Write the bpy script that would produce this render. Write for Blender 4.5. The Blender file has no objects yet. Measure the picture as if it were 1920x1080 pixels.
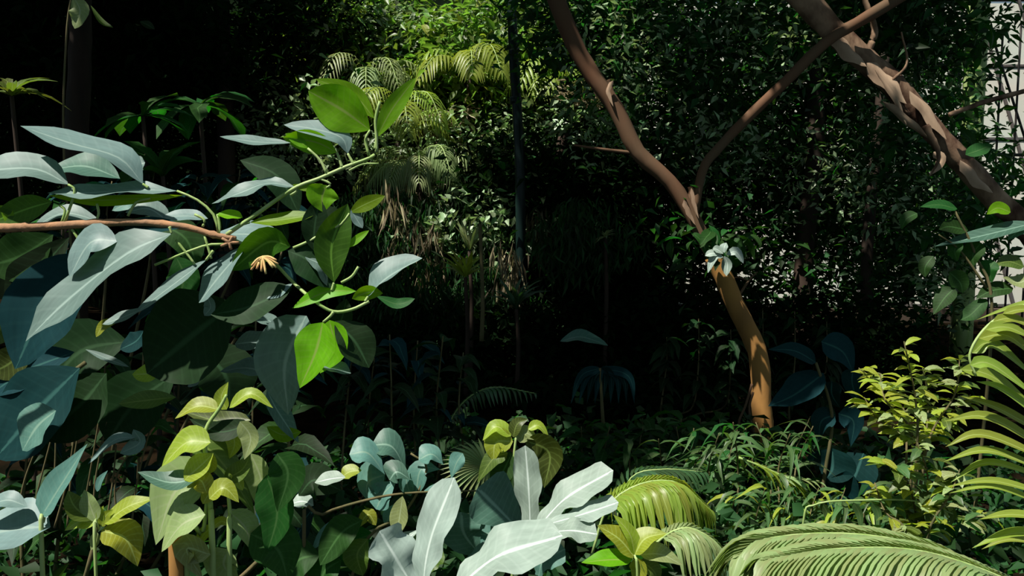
import bpy, math, random
import numpy as np
from mathutils import Vector, Matrix
R_ = random.Random(7)
NR = np.random.default_rng(11)
sc = bpy.context.scene
COL = sc.collection
# ------------------------------------------------------------------ camera
cd = bpy.data.cameras.new('camera'); cam = bpy.data.objects.new('camera', cd); COL.objects.link(cam)
CAM = Vector((0, 0, 2.0)); PITCH = math.radians(6)
cam.location = CAM; cam.rotation_euler = (math.pi/2 - PITCH, 0, 0)
cd.lens = 32; cd.sensor_width = 36; cd.clip_end = 200
sc.camera = cam
FPX = 1920*32/36
FW = Vector((0, math.cos(PITCH), -math.sin(PITCH))); UPV = Vector((0, math.sin(PITCH), math.cos(PITCH)))
def P(px, py, d):
    return CAM + FW*d + Vector((1, 0, 0))*((px-960)/FPX*d) + UPV*((540-py)/FPX*d)
# ------------------------------------------------------------------ light
sc.view_settings.view_transform = 'Standard'; sc.view_settings.look = 'None'
sc.view_settings.exposure = 0.0; sc.view_settings.gamma = 1.0; sc.view_settings.use_curve_mapping = False
w = bpy.data.worlds.new('world'); sc.world = w; w.use_nodes = True
bg = w.node_tree.nodes['Background']; bg.inputs[0].default_value = (0.62, 0.86, 1.0, 1); bg.inputs[1].default_value = 0.29
SUN = Vector((-0.40, -0.26, 0.88)).normalized()
sl = bpy.data.lights.new('sun', 'SUN'); sl.energy = 7.6; sl.angle = math.radians(0.8); sl.color = (1, 0.95, 0.86)
so = bpy.data.objects.new('sun', sl); COL.objects.link(so); so.location = (0, 0, 20)
so.rotation_euler = SUN.to_track_quat('Z', 'Y').to_euler()
cy = sc.cycles
cy.max_bounces = 5; cy.diffuse_bounces = 3; cy.glossy_bounces = 2; cy.transmission_bounces = 3; cy.transparent_max_bounces = 4
cy.sample_clamp_indirect = 4

# ------------------------------------------------------------------ materials
def nodes(name):
    m = bpy.data.materials.new(name); m.use_nodes = True; nt = m.node_tree; nt.nodes.clear()
    return m, nt, nt.nodes.new, nt.links.new
def col(c): return (c[0], c[1], c[2], 1)
def leafmat(name, top, trans, rough=0.42, tf=0.4, rib=(0.25, 0.35, 0.08), cloud=False, spec=0.5, veins=0.5, spot=None, var=0.35):
    m, nt, N, L = nodes(name)
    out = N('ShaderNodeOutputMaterial'); pr = N('ShaderNodeBsdfPrincipled'); tr = N('ShaderNodeBsdfTranslucent'); mx = N('ShaderNodeMixShader')
    pr.inputs['Roughness'].default_value = rough; pr.inputs['Specular IOR Level'].default_value = spec
    mx.inputs[0].default_value = tf
    if cloud:
        rn = N('ShaderNodeNewGeometry').outputs['Random Per Island']
    else:
        rn = N('ShaderNodeObjectInfo').outputs['Random']
    vm = N('ShaderNodeMapRange'); vm.inputs[3].default_value = 1-var; vm.inputs[4].default_value = 1+var; L(rn, vm.inputs[0])
    def tinted(c, sock):
        h = N('ShaderNodeHueSaturation'); h.inputs['Color'].default_value = col(c); L(vm.outputs[0], h.inputs['Value'])
        hm = N('ShaderNodeMapRange'); hm.inputs[3].default_value = 0.47; hm.inputs[4].default_value = 0.52; L(rn, hm.inputs[0]); L(hm.outputs[0], h.inputs['Hue'])
        cur = h.outputs[0]
        if not cloud:
            tc = N('ShaderNodeTexCoord'); sp = N('ShaderNodeSeparateXYZ'); L(tc.outputs['UV'], sp.inputs[0])
            a = N('ShaderNodeMath'); a.operation = 'ABSOLUTE'; L(sp.outputs[1], a.inputs[0])      # v runs -1..1
            r = N('ShaderNodeMapRange'); r.inputs[1].default_value = 0.03; r.inputs[2].default_value = 0.09; r.inputs[3].default_value = 1; r.inputs[4].default_value = 0
            L(a.outputs[0], r.inputs[0])
            nz = N('ShaderNodeTexNoise'); nz.inputs['Scale'].default_value = 5; L(tc.outputs['UV'], nz.inputs['Vector'])
            m0 = N('ShaderNodeMix'); m0.data_type = 'RGBA'; m0.blend_type = 'MULTIPLY'; m0.inputs[0].default_value = 0.45
            L(cur, m0.inputs[6]); L(nz.outputs['Fac'], m0.inputs[7])
            m1 = N('ShaderNodeMix'); m1.data_type = 'RGBA'; L(r.outputs[0], m1.inputs[0]); L(m0.outputs[2], m1.inputs[6]); m1.inputs[7].default_value = col(rib)
            cur = m1.outputs[2]
            # side veins: sin(u*k - |v|*q)
            k = N('ShaderNodeMath'); k.operation = 'MULTIPLY_ADD'; k.inputs[1].default_value = 70; L(sp.outputs[0], k.inputs[0])
            q = N('ShaderNodeMath'); q.operation = 'MULTIPLY'; q.inputs[1].default_value = -9; L(a.outputs[0], q.inputs[0]); L(q.outputs[0], k.inputs[2])
            s = N('ShaderNodeMath'); s.operation = 'SINE'; L(k.outputs[0], s.inputs[0])
            sr = N('ShaderNodeMapRange'); sr.inputs[1].default_value = 0.55; sr.inputs[2].default_value = 1; sr.inputs[3].default_value = 0; sr.inputs[4].default_value = veins*0.5
            L(s.outputs[0], sr.inputs[0])
            m2 = N('ShaderNodeMix'); m2.data_type = 'RGBA'; L(sr.outputs[0], m2.inputs[0]); L(cur, m2.inputs[6]); m2.inputs[7].default_value = col(rib)
            cur = m2.outputs[2]
            if spot:
                n2 = N('ShaderNodeTexNoise'); n2.inputs['Scale'].default_value = 9; n2.inputs['Detail'].default_value = 4
                L(tc.outputs['Object'], n2.inputs['Vector'])
                s2 = N('ShaderNodeMapRange'); s2.inputs[1].default_value = 0.66; s2.inputs[2].default_value = 0.72; L(n2.outputs['Fac'], s2.inputs[0])
                m3 = N('ShaderNodeMix'); m3.data_type = 'RGBA'; L(s2.outputs[0], m3.inputs[0]); L(cur, m3.inputs[6]); m3.inputs[7].default_value = col(spot); cur = m3.outputs[2]
            if sock is pr.inputs['Base Color']:
                b = N('ShaderNodeBump'); b.inputs['Strength'].default_value = 0.25*veins; b.inputs['Distance'].default_value = 0.004; b.invert = True
                L(s.outputs[0], b.inputs['Height']); L(b.outputs[0], pr.inputs['Normal']); L(b.outputs[0], tr.inputs['Normal'])
        L(cur, sock)
    tinted(top, pr.inputs['Base Color']); tinted(trans, tr.inputs['Color'])
    L(pr.outputs[0], mx.inputs[1]); L(tr.outputs[0], mx.inputs[2]); L(mx.outputs[0], out.inputs[0])
    return m
def barkmat(name, c1, c2, scale=8, stretch=(1, 1, 0.25), rough=0.85, bump=0.5):
    m, nt, N, L = nodes(name)
    out = N('ShaderNodeOutputMaterial'); pr = N('ShaderNodeBsdfPrincipled'); pr.inputs['Roughness'].default_value = rough; pr.inputs['Specular IOR Level'].default_value = 0.3 if rough < 0.95 else 0.0
    tc = N('ShaderNodeTexCoord'); mp = N('ShaderNodeMapping'); mp.inputs['Scale'].default_value = stretch; L(tc.outputs['Object'], mp.inputs[0])
    n = N('ShaderNodeTexNoise'); n.inputs['Scale'].default_value = scale; n.inputs['Detail'].default_value = 6; L(mp.outputs[0], n.inputs['Vector'])
    r = N('ShaderNodeMapRange'); r.inputs[1].default_value = 0.35; r.inputs[2].default_value = 0.65; L(n.outputs['Fac'], r.inputs[0])
    x = N('ShaderNodeMix'); x.data_type = 'RGBA'; L(r.outputs[0], x.inputs[0]); x.inputs[6].default_value = col(c1); x.inputs[7].default_value = col(c2)
    L(x.outputs[2], pr.inputs['Base Color'])
    b = N('ShaderNodeBump'); b.inputs['Strength'].default_value = bump; b.inputs['Distance'].default_value = 0.02; L(n.outputs['Fac'], b.inputs['Height']); L(b.outputs[0], pr.inputs['Normal'])
    L(pr.outputs[0], out.inputs[0])
    return m
M = {}
M['ficus'] = leafmat('broad_leaf', (0.04, 0.20, 0.008), (0.12, 0.42, 0.002), rough=0.5, tf=0.42, rib=(0.16, 0.36, 0.04), spec=0.3, veins=0.25)
M['young'] = leafmat('young_leaf', (0.19, 0.44, 0.008), (0.36, 0.72, 0.002), rough=0.45, tf=0.5, spec=0.25, rib=(0.3, 0.45, 0.08), veins=0.25)
M['grey'] = leafmat('waxy_grey_leaf', (0.17, 0.27, 0.25), (0.10, 0.30, 0.06), rough=0.5, tf=0.22, rib=(0.26, 0.36, 0.32), spec=0.45, veins=0.25, var=0.2)
M['dark'] = leafmat('shaded_leaf', (0.010, 0.036, 0.008), (0.01, 0.07, 0.004), rough=0.6, tf=0.25, spec=0.2, rib=(0.03, 0.08, 0.03), veins=0.3)  # shade on the lower leaf layers is put into this colour
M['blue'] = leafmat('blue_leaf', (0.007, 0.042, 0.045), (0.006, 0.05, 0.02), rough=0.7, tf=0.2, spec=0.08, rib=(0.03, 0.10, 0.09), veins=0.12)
M['teal'] = leafmat('teal_leaflet', (0.10, 0.24, 0.19), (0.09, 0.3, 0.12), rough=0.5, tf=0.3, rib=(0.2, 0.34, 0.26), veins=0.3)
M['white'] = leafmat('glaucous_frond', (0.37, 0.48, 0.41), (0.28, 0.42, 0.3), rough=0.55, tf=0.22, rib=(0.62, 0.72, 0.66), veins=0.15, var=0.12)
M['lime'] = leafmat('lime_leaf', (0.38, 0.48, 0.04), (0.6, 0.74, 0.02), rough=0.45, tf=0.45, rib=(0.5, 0.6, 0.16), veins=0.6, var=0.25)
M['olive'] = leafmat('olive_leaf', (0.09, 0.15, 0.02), (0.18, 0.27, 0.015), rough=0.45, tf=0.4, rib=(0.2, 0.28, 0.06), veins=0.6)
M['pale'] = leafmat('pale_leaf', (0.36, 0.47, 0.18), (0.42, 0.55, 0.10), rough=0.5, tf=0.4, rib=(0.42, 0.5, 0.26), veins=0.6, spot=(0.10, 0.07, 0.02), var=0.2)
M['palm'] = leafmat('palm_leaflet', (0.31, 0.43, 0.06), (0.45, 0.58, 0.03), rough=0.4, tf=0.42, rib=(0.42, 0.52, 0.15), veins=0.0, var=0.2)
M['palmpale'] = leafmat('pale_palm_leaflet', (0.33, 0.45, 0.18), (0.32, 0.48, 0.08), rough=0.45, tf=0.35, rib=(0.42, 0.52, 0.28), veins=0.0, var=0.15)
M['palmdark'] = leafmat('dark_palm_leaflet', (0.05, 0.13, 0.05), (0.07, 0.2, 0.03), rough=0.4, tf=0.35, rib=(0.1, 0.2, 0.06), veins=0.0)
M['bamboo'] = leafmat('narrow_leaf', (0.09, 0.19, 0.06), (0.14, 0.3, 0.03), rough=0.45, tf=0.4, rib=(0.15, 0.24, 0.08), veins=0.0)
M['green'] = leafmat('green_leaf', (0.02, 0.10, 0.015), (0.04, 0.24, 0.008), rough=0.6, tf=0.4, spec=0.25, rib=(0.06, 0.16, 0.04), veins=0.4)
M['cdark'] = leafmat('shaded_foliage', (0.005, 0.016, 0.004), (0.008, 0.035, 0.003), rough=0.8, spec=0.08, tf=0.35, cloud=True, var=0.6)  # near-black base: deep shade painted into the leaf colour
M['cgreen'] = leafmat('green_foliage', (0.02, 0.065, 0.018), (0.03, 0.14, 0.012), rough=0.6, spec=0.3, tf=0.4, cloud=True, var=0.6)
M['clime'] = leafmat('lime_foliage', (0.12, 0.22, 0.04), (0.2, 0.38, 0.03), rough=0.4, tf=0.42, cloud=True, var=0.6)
M['cpale'] = leafmat('lit_fleck_foliage', (0.26, 0.36, 0.2), (0.26, 0.42, 0.12), rough=0.4, tf=0.35, cloud=True, var=0.6)  # brighter leaf colour stands in for sunlit flecks
M['cdry'] = leafmat('dry_foliage', (0.32, 0.27, 0.16), (0.3, 0.26, 0.12), rough=0.5, tf=0.3, cloud=True, var=0.5)
M['twig'] = barkmat('green_stem', (0.35, 0.45, 0.18), (0.24, 0.36, 0.10), 20, rough=0.5, bump=0.2)
M['wood'] = barkmat('orange_twig', (0.42, 0.22, 0.11), (0.28, 0.16, 0.09), 30, (1, 1, 1), bump=0.3)
M['bark'] = barkmat('smooth_red_bark', (0.13, 0.06, 0.03), (0.10, 0.075, 0.042), 1.8, (1, 1, 0.4))
M['bark2'] = barkmat('flaking_bark', (0.05, 0.02, 0.01), (0.36, 0.24, 0.15), 3.6, (1.6, 1, 1.0), bump=1.0)
M['orange'] = barkmat('orange_bark', (0.38, 0.19, 0.05), (0.24, 0.12, 0.035), 4, (1, 1, 0.5), bump=0.5)
M['darkbark'] = barkmat('dark_bark', (0.05, 0.03, 0.02), (0.02, 0.015, 0.01), 5)
M['stem'] = barkmat('brown_stem', (0.14, 0.11, 0.05), (0.08, 0.08, 0.03), 20)
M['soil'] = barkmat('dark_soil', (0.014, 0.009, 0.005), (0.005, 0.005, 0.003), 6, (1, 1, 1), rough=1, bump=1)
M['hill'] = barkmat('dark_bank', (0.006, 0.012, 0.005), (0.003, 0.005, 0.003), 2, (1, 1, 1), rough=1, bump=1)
M['pole'] = barkmat('green_paint', (0.006, 0.02, 0.017), (0.004, 0.014, 0.012), 6, rough=0.4, bump=0.05)
M['iron'] = barkmat('dark_iron', (0.05, 0.04, 0.035), (0.03, 0.03, 0.03), 20, rough=0.6, bump=0.1)
M['brown'] = barkmat('brown_wall', (0.10, 0.07, 0.05), (0.07, 0.05, 0.035), 3, (1, 1, 1), bump=0.3)
M['petal'] = barkmat('orange_flower', (0.7, 0.38, 0.16), (0.6, 0.5, 0.2), 30, (1, 1, 1), bump=0)
def panemat():
    m, nt, N, L = nodes('whitewashed_glass')
    out = N('ShaderNodeOutputMaterial'); d = N('ShaderNodeBsdfPrincipled'); t = N('ShaderNodeBsdfTranslucent'); mx = N('ShaderNodeMixShader')
    tc = N('ShaderNodeTexCoord'); n = N('ShaderNodeTexNoise'); n.inputs['Scale'].default_value = 1.1; n.inputs['Detail'].default_value = 4; L(tc.outputs['Object'], n.inputs['Vector'])
    x = N('ShaderNodeMix'); x.data_type = 'RGBA'; L(n.outputs['Fac'], x.inputs[0]); x.inputs[6].default_value = (0.84, 0.74, 0.66, 1); x.inputs[7].default_value = (0.72, 0.82, 0.76, 1)
    L(x.outputs[2], d.inputs['Base Color']); L(x.outputs[2], t.inputs['Color']); d.inputs['Roughness'].default_value = 0.5
    mx.inputs[0].default_value = 0.7; L(d.outputs[0], mx.inputs[1]); L(t.outputs[0], mx.inputs[2]); L(mx.outputs[0], out.inputs[0]); return m
M['pane'] = panemat()

# ------------------------------------------------------------------ object helpers
def thing(name, label, cat, loc, group=None):
    o = bpy.data.objects.new(name, None); COL.objects.link(o); o.location = loc; o.empty_display_size = 0.1
    o['label'] = label; o['category'] = cat
    if group: o['group'] = group
    return o
def link(name, me, parent=None, mat=None, matrix=None):
    o = bpy.data.objects.new(name, me); COL.objects.link(o)
    if mat and not me.materials: me.materials.append(M[mat])
    if parent: o.parent = parent
    if matrix is not None: o.matrix_basis = matrix
    return o
def off(parent):
    v = Vector((0, 0, 0)); p = parent
    while p: v += p.location; p = p.parent
    return v
def mesh(name, V, F, uv=None, smooth=True):
    V = np.asarray(V, dtype=np.float32).reshape(-1, 3)
    me = bpy.data.meshes.new(name)
    if isinstance(F, np.ndarray):
        n, k = F.shape
        me.vertices.add(len(V)); me.vertices.foreach_set('co', V.ravel())
        me.loops.add(n*k); me.loops.foreach_set('vertex_index', F.ravel().astype(np.int32))
        me.polygons.add(n); me.polygons.foreach_set('loop_start', (np.arange(n)*k).astype(np.int32))
        me.update(calc_edges=True)
    else:
        me.from_pydata(V.tolist(), [], F); me.update()
    if smooth: me.polygons.foreach_set('use_smooth', [True]*len(me.polygons))
    if uv is not None:
        u = me.uv_layers.new(name='UVMap'); li = np.empty(len(me.loops), dtype=np.int32); me.loops.foreach_get('vertex_index', li)
        u.data.foreach_set('uv', np.asarray(uv, dtype=np.float32)[li].ravel())
    return me
def spline(pts, n):
    pts = [Vector(p) for p in pts]
    if len(pts) == 2: return [pts[0].lerp(pts[1], i/n) for i in range(n+1)]
    q = [pts[0]*2-pts[1]] + pts + [pts[-1]*2-pts[-2]]; out = []
    segs = len(pts)-1
    for i in range(n+1):
        t = i/n*segs; k = min(int(t), segs-1); t -= k
        a, b, c, d = q[k:k+4]
        out.append(0.5*((2*b)+(c-a)*t+(2*a-5*b+4*c-d)*t*t+(3*b-a-3*c+d)*t**3))
    return out
def tube(name, pts, r0, r1, parent, mat, n=None, seg=8, rough=0.0, knots=None):
    n = n or max(4, len(pts)*4)
    C = spline(pts, n); V = []; F = []; o3 = off(parent)
    ref = Vector((0.13, 0.31, 0.94)); rnd = random.Random(len(pts)*977+int(abs(C[0].x)*100))
    for i, c in enumerate(C):
        T = (C[min(i+1, n)]-C[max(i-1, 0)]).normalized()
        if abs(T.dot(ref)) > 0.95: ref = Vector((0.9, 0.3, 0.1))
        A = T.cross(ref).normalized(); B = T.cross(A)
        r = r0+(r1-r0)*i/n
        if knots and i % knots == 0: r *= 1.25
        for k in range(seg):
            a = 2*math.pi*k/seg; rr = r*(1+rough*(rnd.random()-0.5)*2)
            V.append(c+A*math.cos(a)*rr+B*math.sin(a)*rr-o3)
    for i in range(n):
        for k in range(seg):
            a = i*seg+k; b = i*seg+(k+1) % seg
            F.append((a, b, b+seg, a+seg))
    F.append(tuple(range(seg))[::-1]); F.append(tuple(range(n*seg, n*seg+seg)))
    return link(name, mesh(name, [tuple(v) for v in V], F), parent, mat)

# leaf outlines: half width (0..1) as a function of t
def ovate(t): return math.sin(math.pi*t**0.72)**0.9 if 0 < t < 1 else 0.0
def obov(t): return math.sin(math.pi*t**1.7)**0.75 if 0 < t < 1 else 0.0
def ellip(t): return math.sin(math.pi*t**1.08)**0.8 if 0 < t < 1 else 0.0
def lance(t): return (math.sin(math.pi*t**0.62))**1.0 if 0 < t < 1 else 0.0
def strap(t): return min(1, t*7)*min(1, (1-t)*2.6)**0.8 if 0 < t < 1 else 0.0
def paddle(t): return (0.28+0.72*min(1, max(0, (t-0.05)/0.5))**1.2)*(1-max(0, (t-0.78)/0.22)**2.4)**0.5 if t < 1 else 0.0
SH = dict(ovate=ovate, obov=obov, ellip=ellip, lance=lance, strap=strap, paddle=paddle)
def blade_data(C, N0, w, shape, fold=0.25, wave=0.0, wf=3.0, ph=0.0, ragged=0.0, nx=4, flip=False):
    n = len(C)-1; V = []; UV = []; F = []
    f = SH[shape]
    for i, c in enumerate(C):
        t = i/n
        T = (C[min(i+1, n)]-C[max(i-1, 0)]).normalized()
        S = T.cross(N0)
        if S.length < 1e-4: S = T.cross(Vector((0.3, 0.2, 1)))
        S.normalize(); N = S.cross(T)
        hw = w*0.5*f(t)
        for k in range(nx+1):
            v = -1+2*k/nx
            e = hw*(1+ragged*abs(v)*math.sin(t*wf*9+ph+v*1.7))
            V.append(c+S*v*e+N*(abs(v)*fold*hw+wave*w*abs(v)*math.sin(t*wf*2*math.pi+ph+(1.5 if v > 0 else 0))*min(1, hw*3/w)))
            UV.append((t, v))
    for i in range(n):
        for k in range(nx):
            a = i*(nx+1)+k; F.append((a, a+1, a+nx+2, a+nx+1))
    return V, F, UV
def cam_normal(a, b, roll):
    T = (b-a).normalized(); mid = (a+b)/2; C = (CAM-mid).normalized(); C = (C-T*C.dot(T)).normalized(); S = T.cross(C)
    r = math.radians(abs(roll)); sgn = 1 if (S.z*0.6+S.dot(Vector((-0.5, -0.2, 0.6))) >= 0) == (roll >= 0) else -1
    return (C*math.cos(r)+S*sgn*math.sin(r)).normalized()
def leaf(parent, px, wpx, mat, d=2.0, d2=None, roll=50, shape='ellip', fold=0.2, wave=0.03, wf=2.0, ragged=0.0, n=12, name='leaf', petiole=None, arch=0.0, label=None, seed=None):
    """a blade whose midrib runs through real points seen at px; d, d2 the distance of its base and tip"""
    d2 = d if d2 is None else d2; k = len(px)-1
    pts = [P(x, y, d+(d2-d)*i/k) for i, (x, y) in enumerate(px)]
    N0 = cam_normal(pts[0], pts[-1], roll)
    L = (pts[-1]-pts[0]).length
    if len(pts) == 2: pts = [pts[0], (pts[0]+pts[1])/2+N0*L*(arch if arch else 0.06), pts[1]]
    C = spline(pts, n); o3 = off(parent)
    w = wpx/FPX*(d+d2)/2/max(0.38, math.cos(math.radians(roll)))
    V, F, UV = blade_data(C, N0, w, shape, fold, wave, wf, R_.uniform(0, 6), ragged)
    o = link(name, mesh(name, [tuple(v-o3) for v in V], F, UV), parent, mat)
    if label: o['label'] = label
    if petiole:
        pp = [pts[0]]+[P(x, y, d) for x, y in petiole]
        tube('petiole', pp, 0.0022*d/2*1.2, 0.003*d/2*1.2, parent, 'twig', n=6, seg=6)
    return o
# shared leaf meshes for generated plants: unit length along +X, normal +Z
TPL = {}
def tpl(shape, wr, droop, mat, var):
    key = (shape, wr, droop, mat, var)
    if key not in TPL:
        r = random.Random(hash((shape, var)) % 999 if False else var*31+len(shape))
        n = 6; C = [Vector((t/n*(1-0.12*droop), 0.05*r.uniform(-1, 1)*math.sin(t/n*3), -droop*(t/n)**2*0.6+0.12*droop*math.sin(math.pi*t/n))) for t in range(n+1)]
        V, F, UV = blade_data(C, Vector((0, 0, 1)), wr, shape, r.uniform(0.15, 0.4), 0.04, 1.5, r.uniform(0, 6), nx=2)
        me = mesh(shape+'_leaf', [tuple(v) for v in V], F, UV); me.materials.append(M[mat]); TPL[key] = me
    return TPL[key]
def put_leaf(parent, pos, dirv, up, size, shape, wr, droop, mat, name='leaf'):
    X = dirv.normalized(); Y = up.cross(X)
    if Y.length < 1e-3: Y = Vector((0, 1, 0)).cross(X)
    Y.normalize(); Z = X.cross(Y)
    m = Matrix((X, Y, Z)).transposed().to_4x4()
    m = Matrix.Translation(pos-off(parent)) @ m @ Matrix.Scale(size, 4)
    return link(name, tpl(shape, wr, droop, mat, R_.randrange(3)), parent, None, m)
def rdir(zmin=-0.3, zmax=0.5):
    a = R_.uniform(0, 2*math.pi); z = R_.uniform(zmin, zmax); c = math.sqrt(max(0, 1-z*z)); return Vector((math.cos(a)*c, math.sin(a)*c, z))
def ground(p): return Vector((p.x, p.y, 0))
def shrub(name, label, stems, d, nleaf, size, mats, shape='ellip', wr=0.45, droop=0.5, cat='shrub', group=None, sr=0.006, spread=0.2, zr=(-0.3, 0.5), stemmat='stem', top=0.0, root=None, whorl=0):
    """stems: lists of px points from low to high; each starts at the ground below its first point"""
    b0 = P(stems[0][0][0], stems[0][0][1], d)
    base = root or Vector((b0.x, b0.y, 0)); t = thing(name, label, cat, base, group)
    per = max(1, nleaf//len(stems))
    for s in stems:
        dd = d+R_.uniform(-spread, spread)
        pts = [P(x, y, dd+R_.uniform(-spread, spread)*0.4) for x, y in s]
        full = [base.lerp(ground(pts[0]), 0.25), (base.lerp(ground(pts[0]), 0.6)+Vector((0, 0, pts[0].z*0.5)))]+pts if pts[0].z > 0.15 else [ground(pts[0])]+pts
        tube('stem', full, sr*1.6, sr*0.5, t, stemmat, seg=6)
        C = spline(pts, 24)
        for k in range(per):
            u = top+(1-top)*(k+R_.random())/per
            if whorl: u = round(u*whorl)/whorl
            c = C[min(24, int(u*24))]
            dv = rdir(*zr)
            sz = size*R_.uniform(0.6, 1.15)
            put_leaf(t, c, dv, Vector((R_.uniform(-0.3, 0.3), R_.uniform(-0.5, 0.2), 1)), sz, shape, wr, droop, R_.choice(mats))
    return t
# ------------------------------------------------------------------ foliage masses (small leaves, one mesh each)
CULL = []       # sunlit spots: (point, radius). leaves that stand between them and the sun are not grown
def foliage(parent, blobs, n, size, mat, wr=0.4, clump=0.0, cull=False, name='foliage', down=0.3, flat=0.6, keep=None, nper=34, single=0, smat='green', ssize=0.2):
    """blobs: (centre, radii) ellipsoids; n leaves spread through them, gathered into small sprays"""
    vol = np.array([b[1][0]*b[1][1]*b[1][2] for b in blobs])**0.7; vol = vol/vol.sum()
    pick = NR.choice(len(blobs), n, p=vol)
    C = np.array([tuple(b[0]) for b in blobs])[pick]; Rr = np.array([tuple(b[1]) for b in blobs])[pick]
    v = NR.normal(size=(n, 3)); v /= np.linalg.norm(v, axis=1)[:, None]; v *= NR.random((n, 1))**0.45
    if clump > 0:
        nc = max(4, n//nper); cv = NR.normal(size=(nc, 3)); cv /= np.linalg.norm(cv, axis=1)[:, None]; cv *= NR.random((nc, 1))**0.42
        ci = NR.integers(0, nc, n); v = cv[ci]; Pp = C+v*Rr+NR.normal(size=(n, 3))*clump
    else: Pp = C+v*Rr
    if keep is not None:
        k = keep(Pp); Pp = Pp[k]
    if cull and CULL:
        s = np.array(SUN); ok = np.ones(len(Pp), bool)
        for c, rr in CULL:
            dd = Pp-np.array(c); al = dd@s; pr = np.linalg.norm(dd-al[:, None]*s, axis=1)
            ok &= ~((pr < rr) & (al > 0.9))
        Pp = Pp[ok]
    n = len(Pp); L = size*NR.uniform(0.6, 1.3, n)[:, None]
    X = NR.normal(size=(n, 3)); X[:, 2] = X[:, 2]*0.5-down; X /= np.linalg.norm(X, axis=1)[:, None]
    U = NR.normal(size=(n, 3))*flat; U[:, 2] += 1; Y = np.cross(U, X); Y /= np.linalg.norm(Y, axis=1)[:, None]; Z = np.cross(X, Y)
    hw = L*wr*0.5
    m1 = Pp+X*L*0.38; V = np.stack([Pp, m1+Y*hw+Z*hw*0.3, Pp+X*L-Z*L*0.18, m1-Y*hw+Z*hw*0.3], 1)
    V -= np.array(off(parent)); idx = np.arange(n)[:, None]*4
    F = np.concatenate([idx+np.array([0, 1, 2]), idx+np.array([0, 2, 3])], 0)
    o = link(name, mesh(name, V, F, smooth=False), parent, mat); o['kind'] = 'stuff'
    for i in range(single):
        b = blobs[i % len(blobs)]; v = rdir(-0.8, 0.9); v.y = -abs(v.y)-0.2; v.normalize(); r = b[1]
        put_leaf(parent, Vector(b[0])+Vector((v.x*r[0], v.y*r[1], v.z*r[2]))*R_.uniform(0.75, 1.05), Vector((R_.uniform(-1, 1), R_.uniform(-1, 0.3), R_.uniform(-0.9, 0.2))), Vector((R_.uniform(-.5, .5), R_.uniform(-0.8, 0.2), 1)), ssize*R_.uniform(0.6, 1.2), 'ellip', 0.42, 0.6, smat)
    return o
# ------------------------------------------------------------------ palm fronds
def frond(parent, pts, nl, ll, mat, lw=0.035, droop=0.6, sweep=0.5, sides=(1, -1), objects=False, r=0.006, start=0.12, shape='strap', name='frond', zup=None, taper=0.45, stem='twig'):
    C = spline(pts, 40); fr = tube(name, pts, r, r*0.35, parent, stem, n=14, seg=5)
    AV, AF, AU = [], [], []; o3 = off(fr)
    for i in range(nl):
        u = start+(1-start)*(i+0.5)/nl; k = min(39, int(u*40)); c = C[k].lerp(C[k+1], u*40-k); T = (C[k+1]-C[k]).normalized()
        S = T.cross(zup or Vector((0, 0, 1)))
        if S.length < 0.05: S = Vector((1, 0, 0))
        S.normalize()
        Lg = ll*math.sin(math.pi*(0.18+0.82*u)**0.9)**taper*R_.uniform(0.9, 1.08) if u < 0.985 else ll*0.3
        for s in sides:
            dv = (S*s*1.0+T*(sweep+0.5*u)).normalized()
            dn = Vector((0, 0, -1))
            a = c; b = c+dv*Lg*0.45+dn*Lg*droop*0.10; e = c+dv*Lg*(1-0.25*droop)+dn*Lg*droop*0.75
            e += Vector((R_.uniform(-1, 1), R_.uniform(-1, 1), R_.uniform(-1, 1)))*Lg*0.04
            N0 = (S*s).cross(T); N0 = N0 if N0.z > 0 else -N0
            if objects:
                V, F, UV = blade_data(spline([a, b, e], 6), N0, lw, shape, 0.35, 0, nx=2)
                link('leaflet', mesh('leaflet', [tuple(x-o3) for x in V], F, UV), fr, mat)
            else:
                V, F, UV = blade_data(spline([a, b, e], 4), N0, lw, shape, 0.3, 0, nx=2)
                bb = len(AV); AV += [tuple(x-o3) for x in V]; AF += [tuple(j+bb for j in f) for f in F]; AU += UV
    if not objects:
        o = link('leaflets', mesh('leaflets', AV, AF, AU), fr, mat); o['kind'] = 'stuff'
    return fr
def palm(name, label, crown, d, nf, fl, mat, ll=0.3, trunk=True, group=None, lw=0.025, rise=0.5, cat='palm', nl=16, seed=1, droop=0.8, tr=0.05):
    c = P(crown[0], crown[1], d); t = thing(name, label, cat, (c.x, c.y, 0), group); r = random.Random(seed)
    if trunk and c.z > 0.2: tube('trunk', [Vector((c.x+0.05, c.y, 0)), Vector((c.x-0.03, c.y, c.z*0.5)), c], tr*1.3, tr, t, 'darkbark', rough=0.12)
    for i in range(nf):
        a = 2*math.pi*i/nf+r.uniform(-0.3, 0.3); L = fl*r.uniform(0.8, 1.1); rs = rise*r.uniform(0.5, 1.3)
        h = Vector((math.cos(a), math.sin(a), 0))
        pts = [c, c+h*L*0.3+Vector((0, 0, L*rs*0.6)), c+h*L*0.65+Vector((0, 0, L*rs*0.65)), c+h*L*0.95+Vector((0, 0, L*(rs*0.4-0.25)))]
        frond(t, pts, nl, ll, mat, lw, droop=droop, start=0.2, r=0.012)
    return t
exec_parts = True
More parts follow.
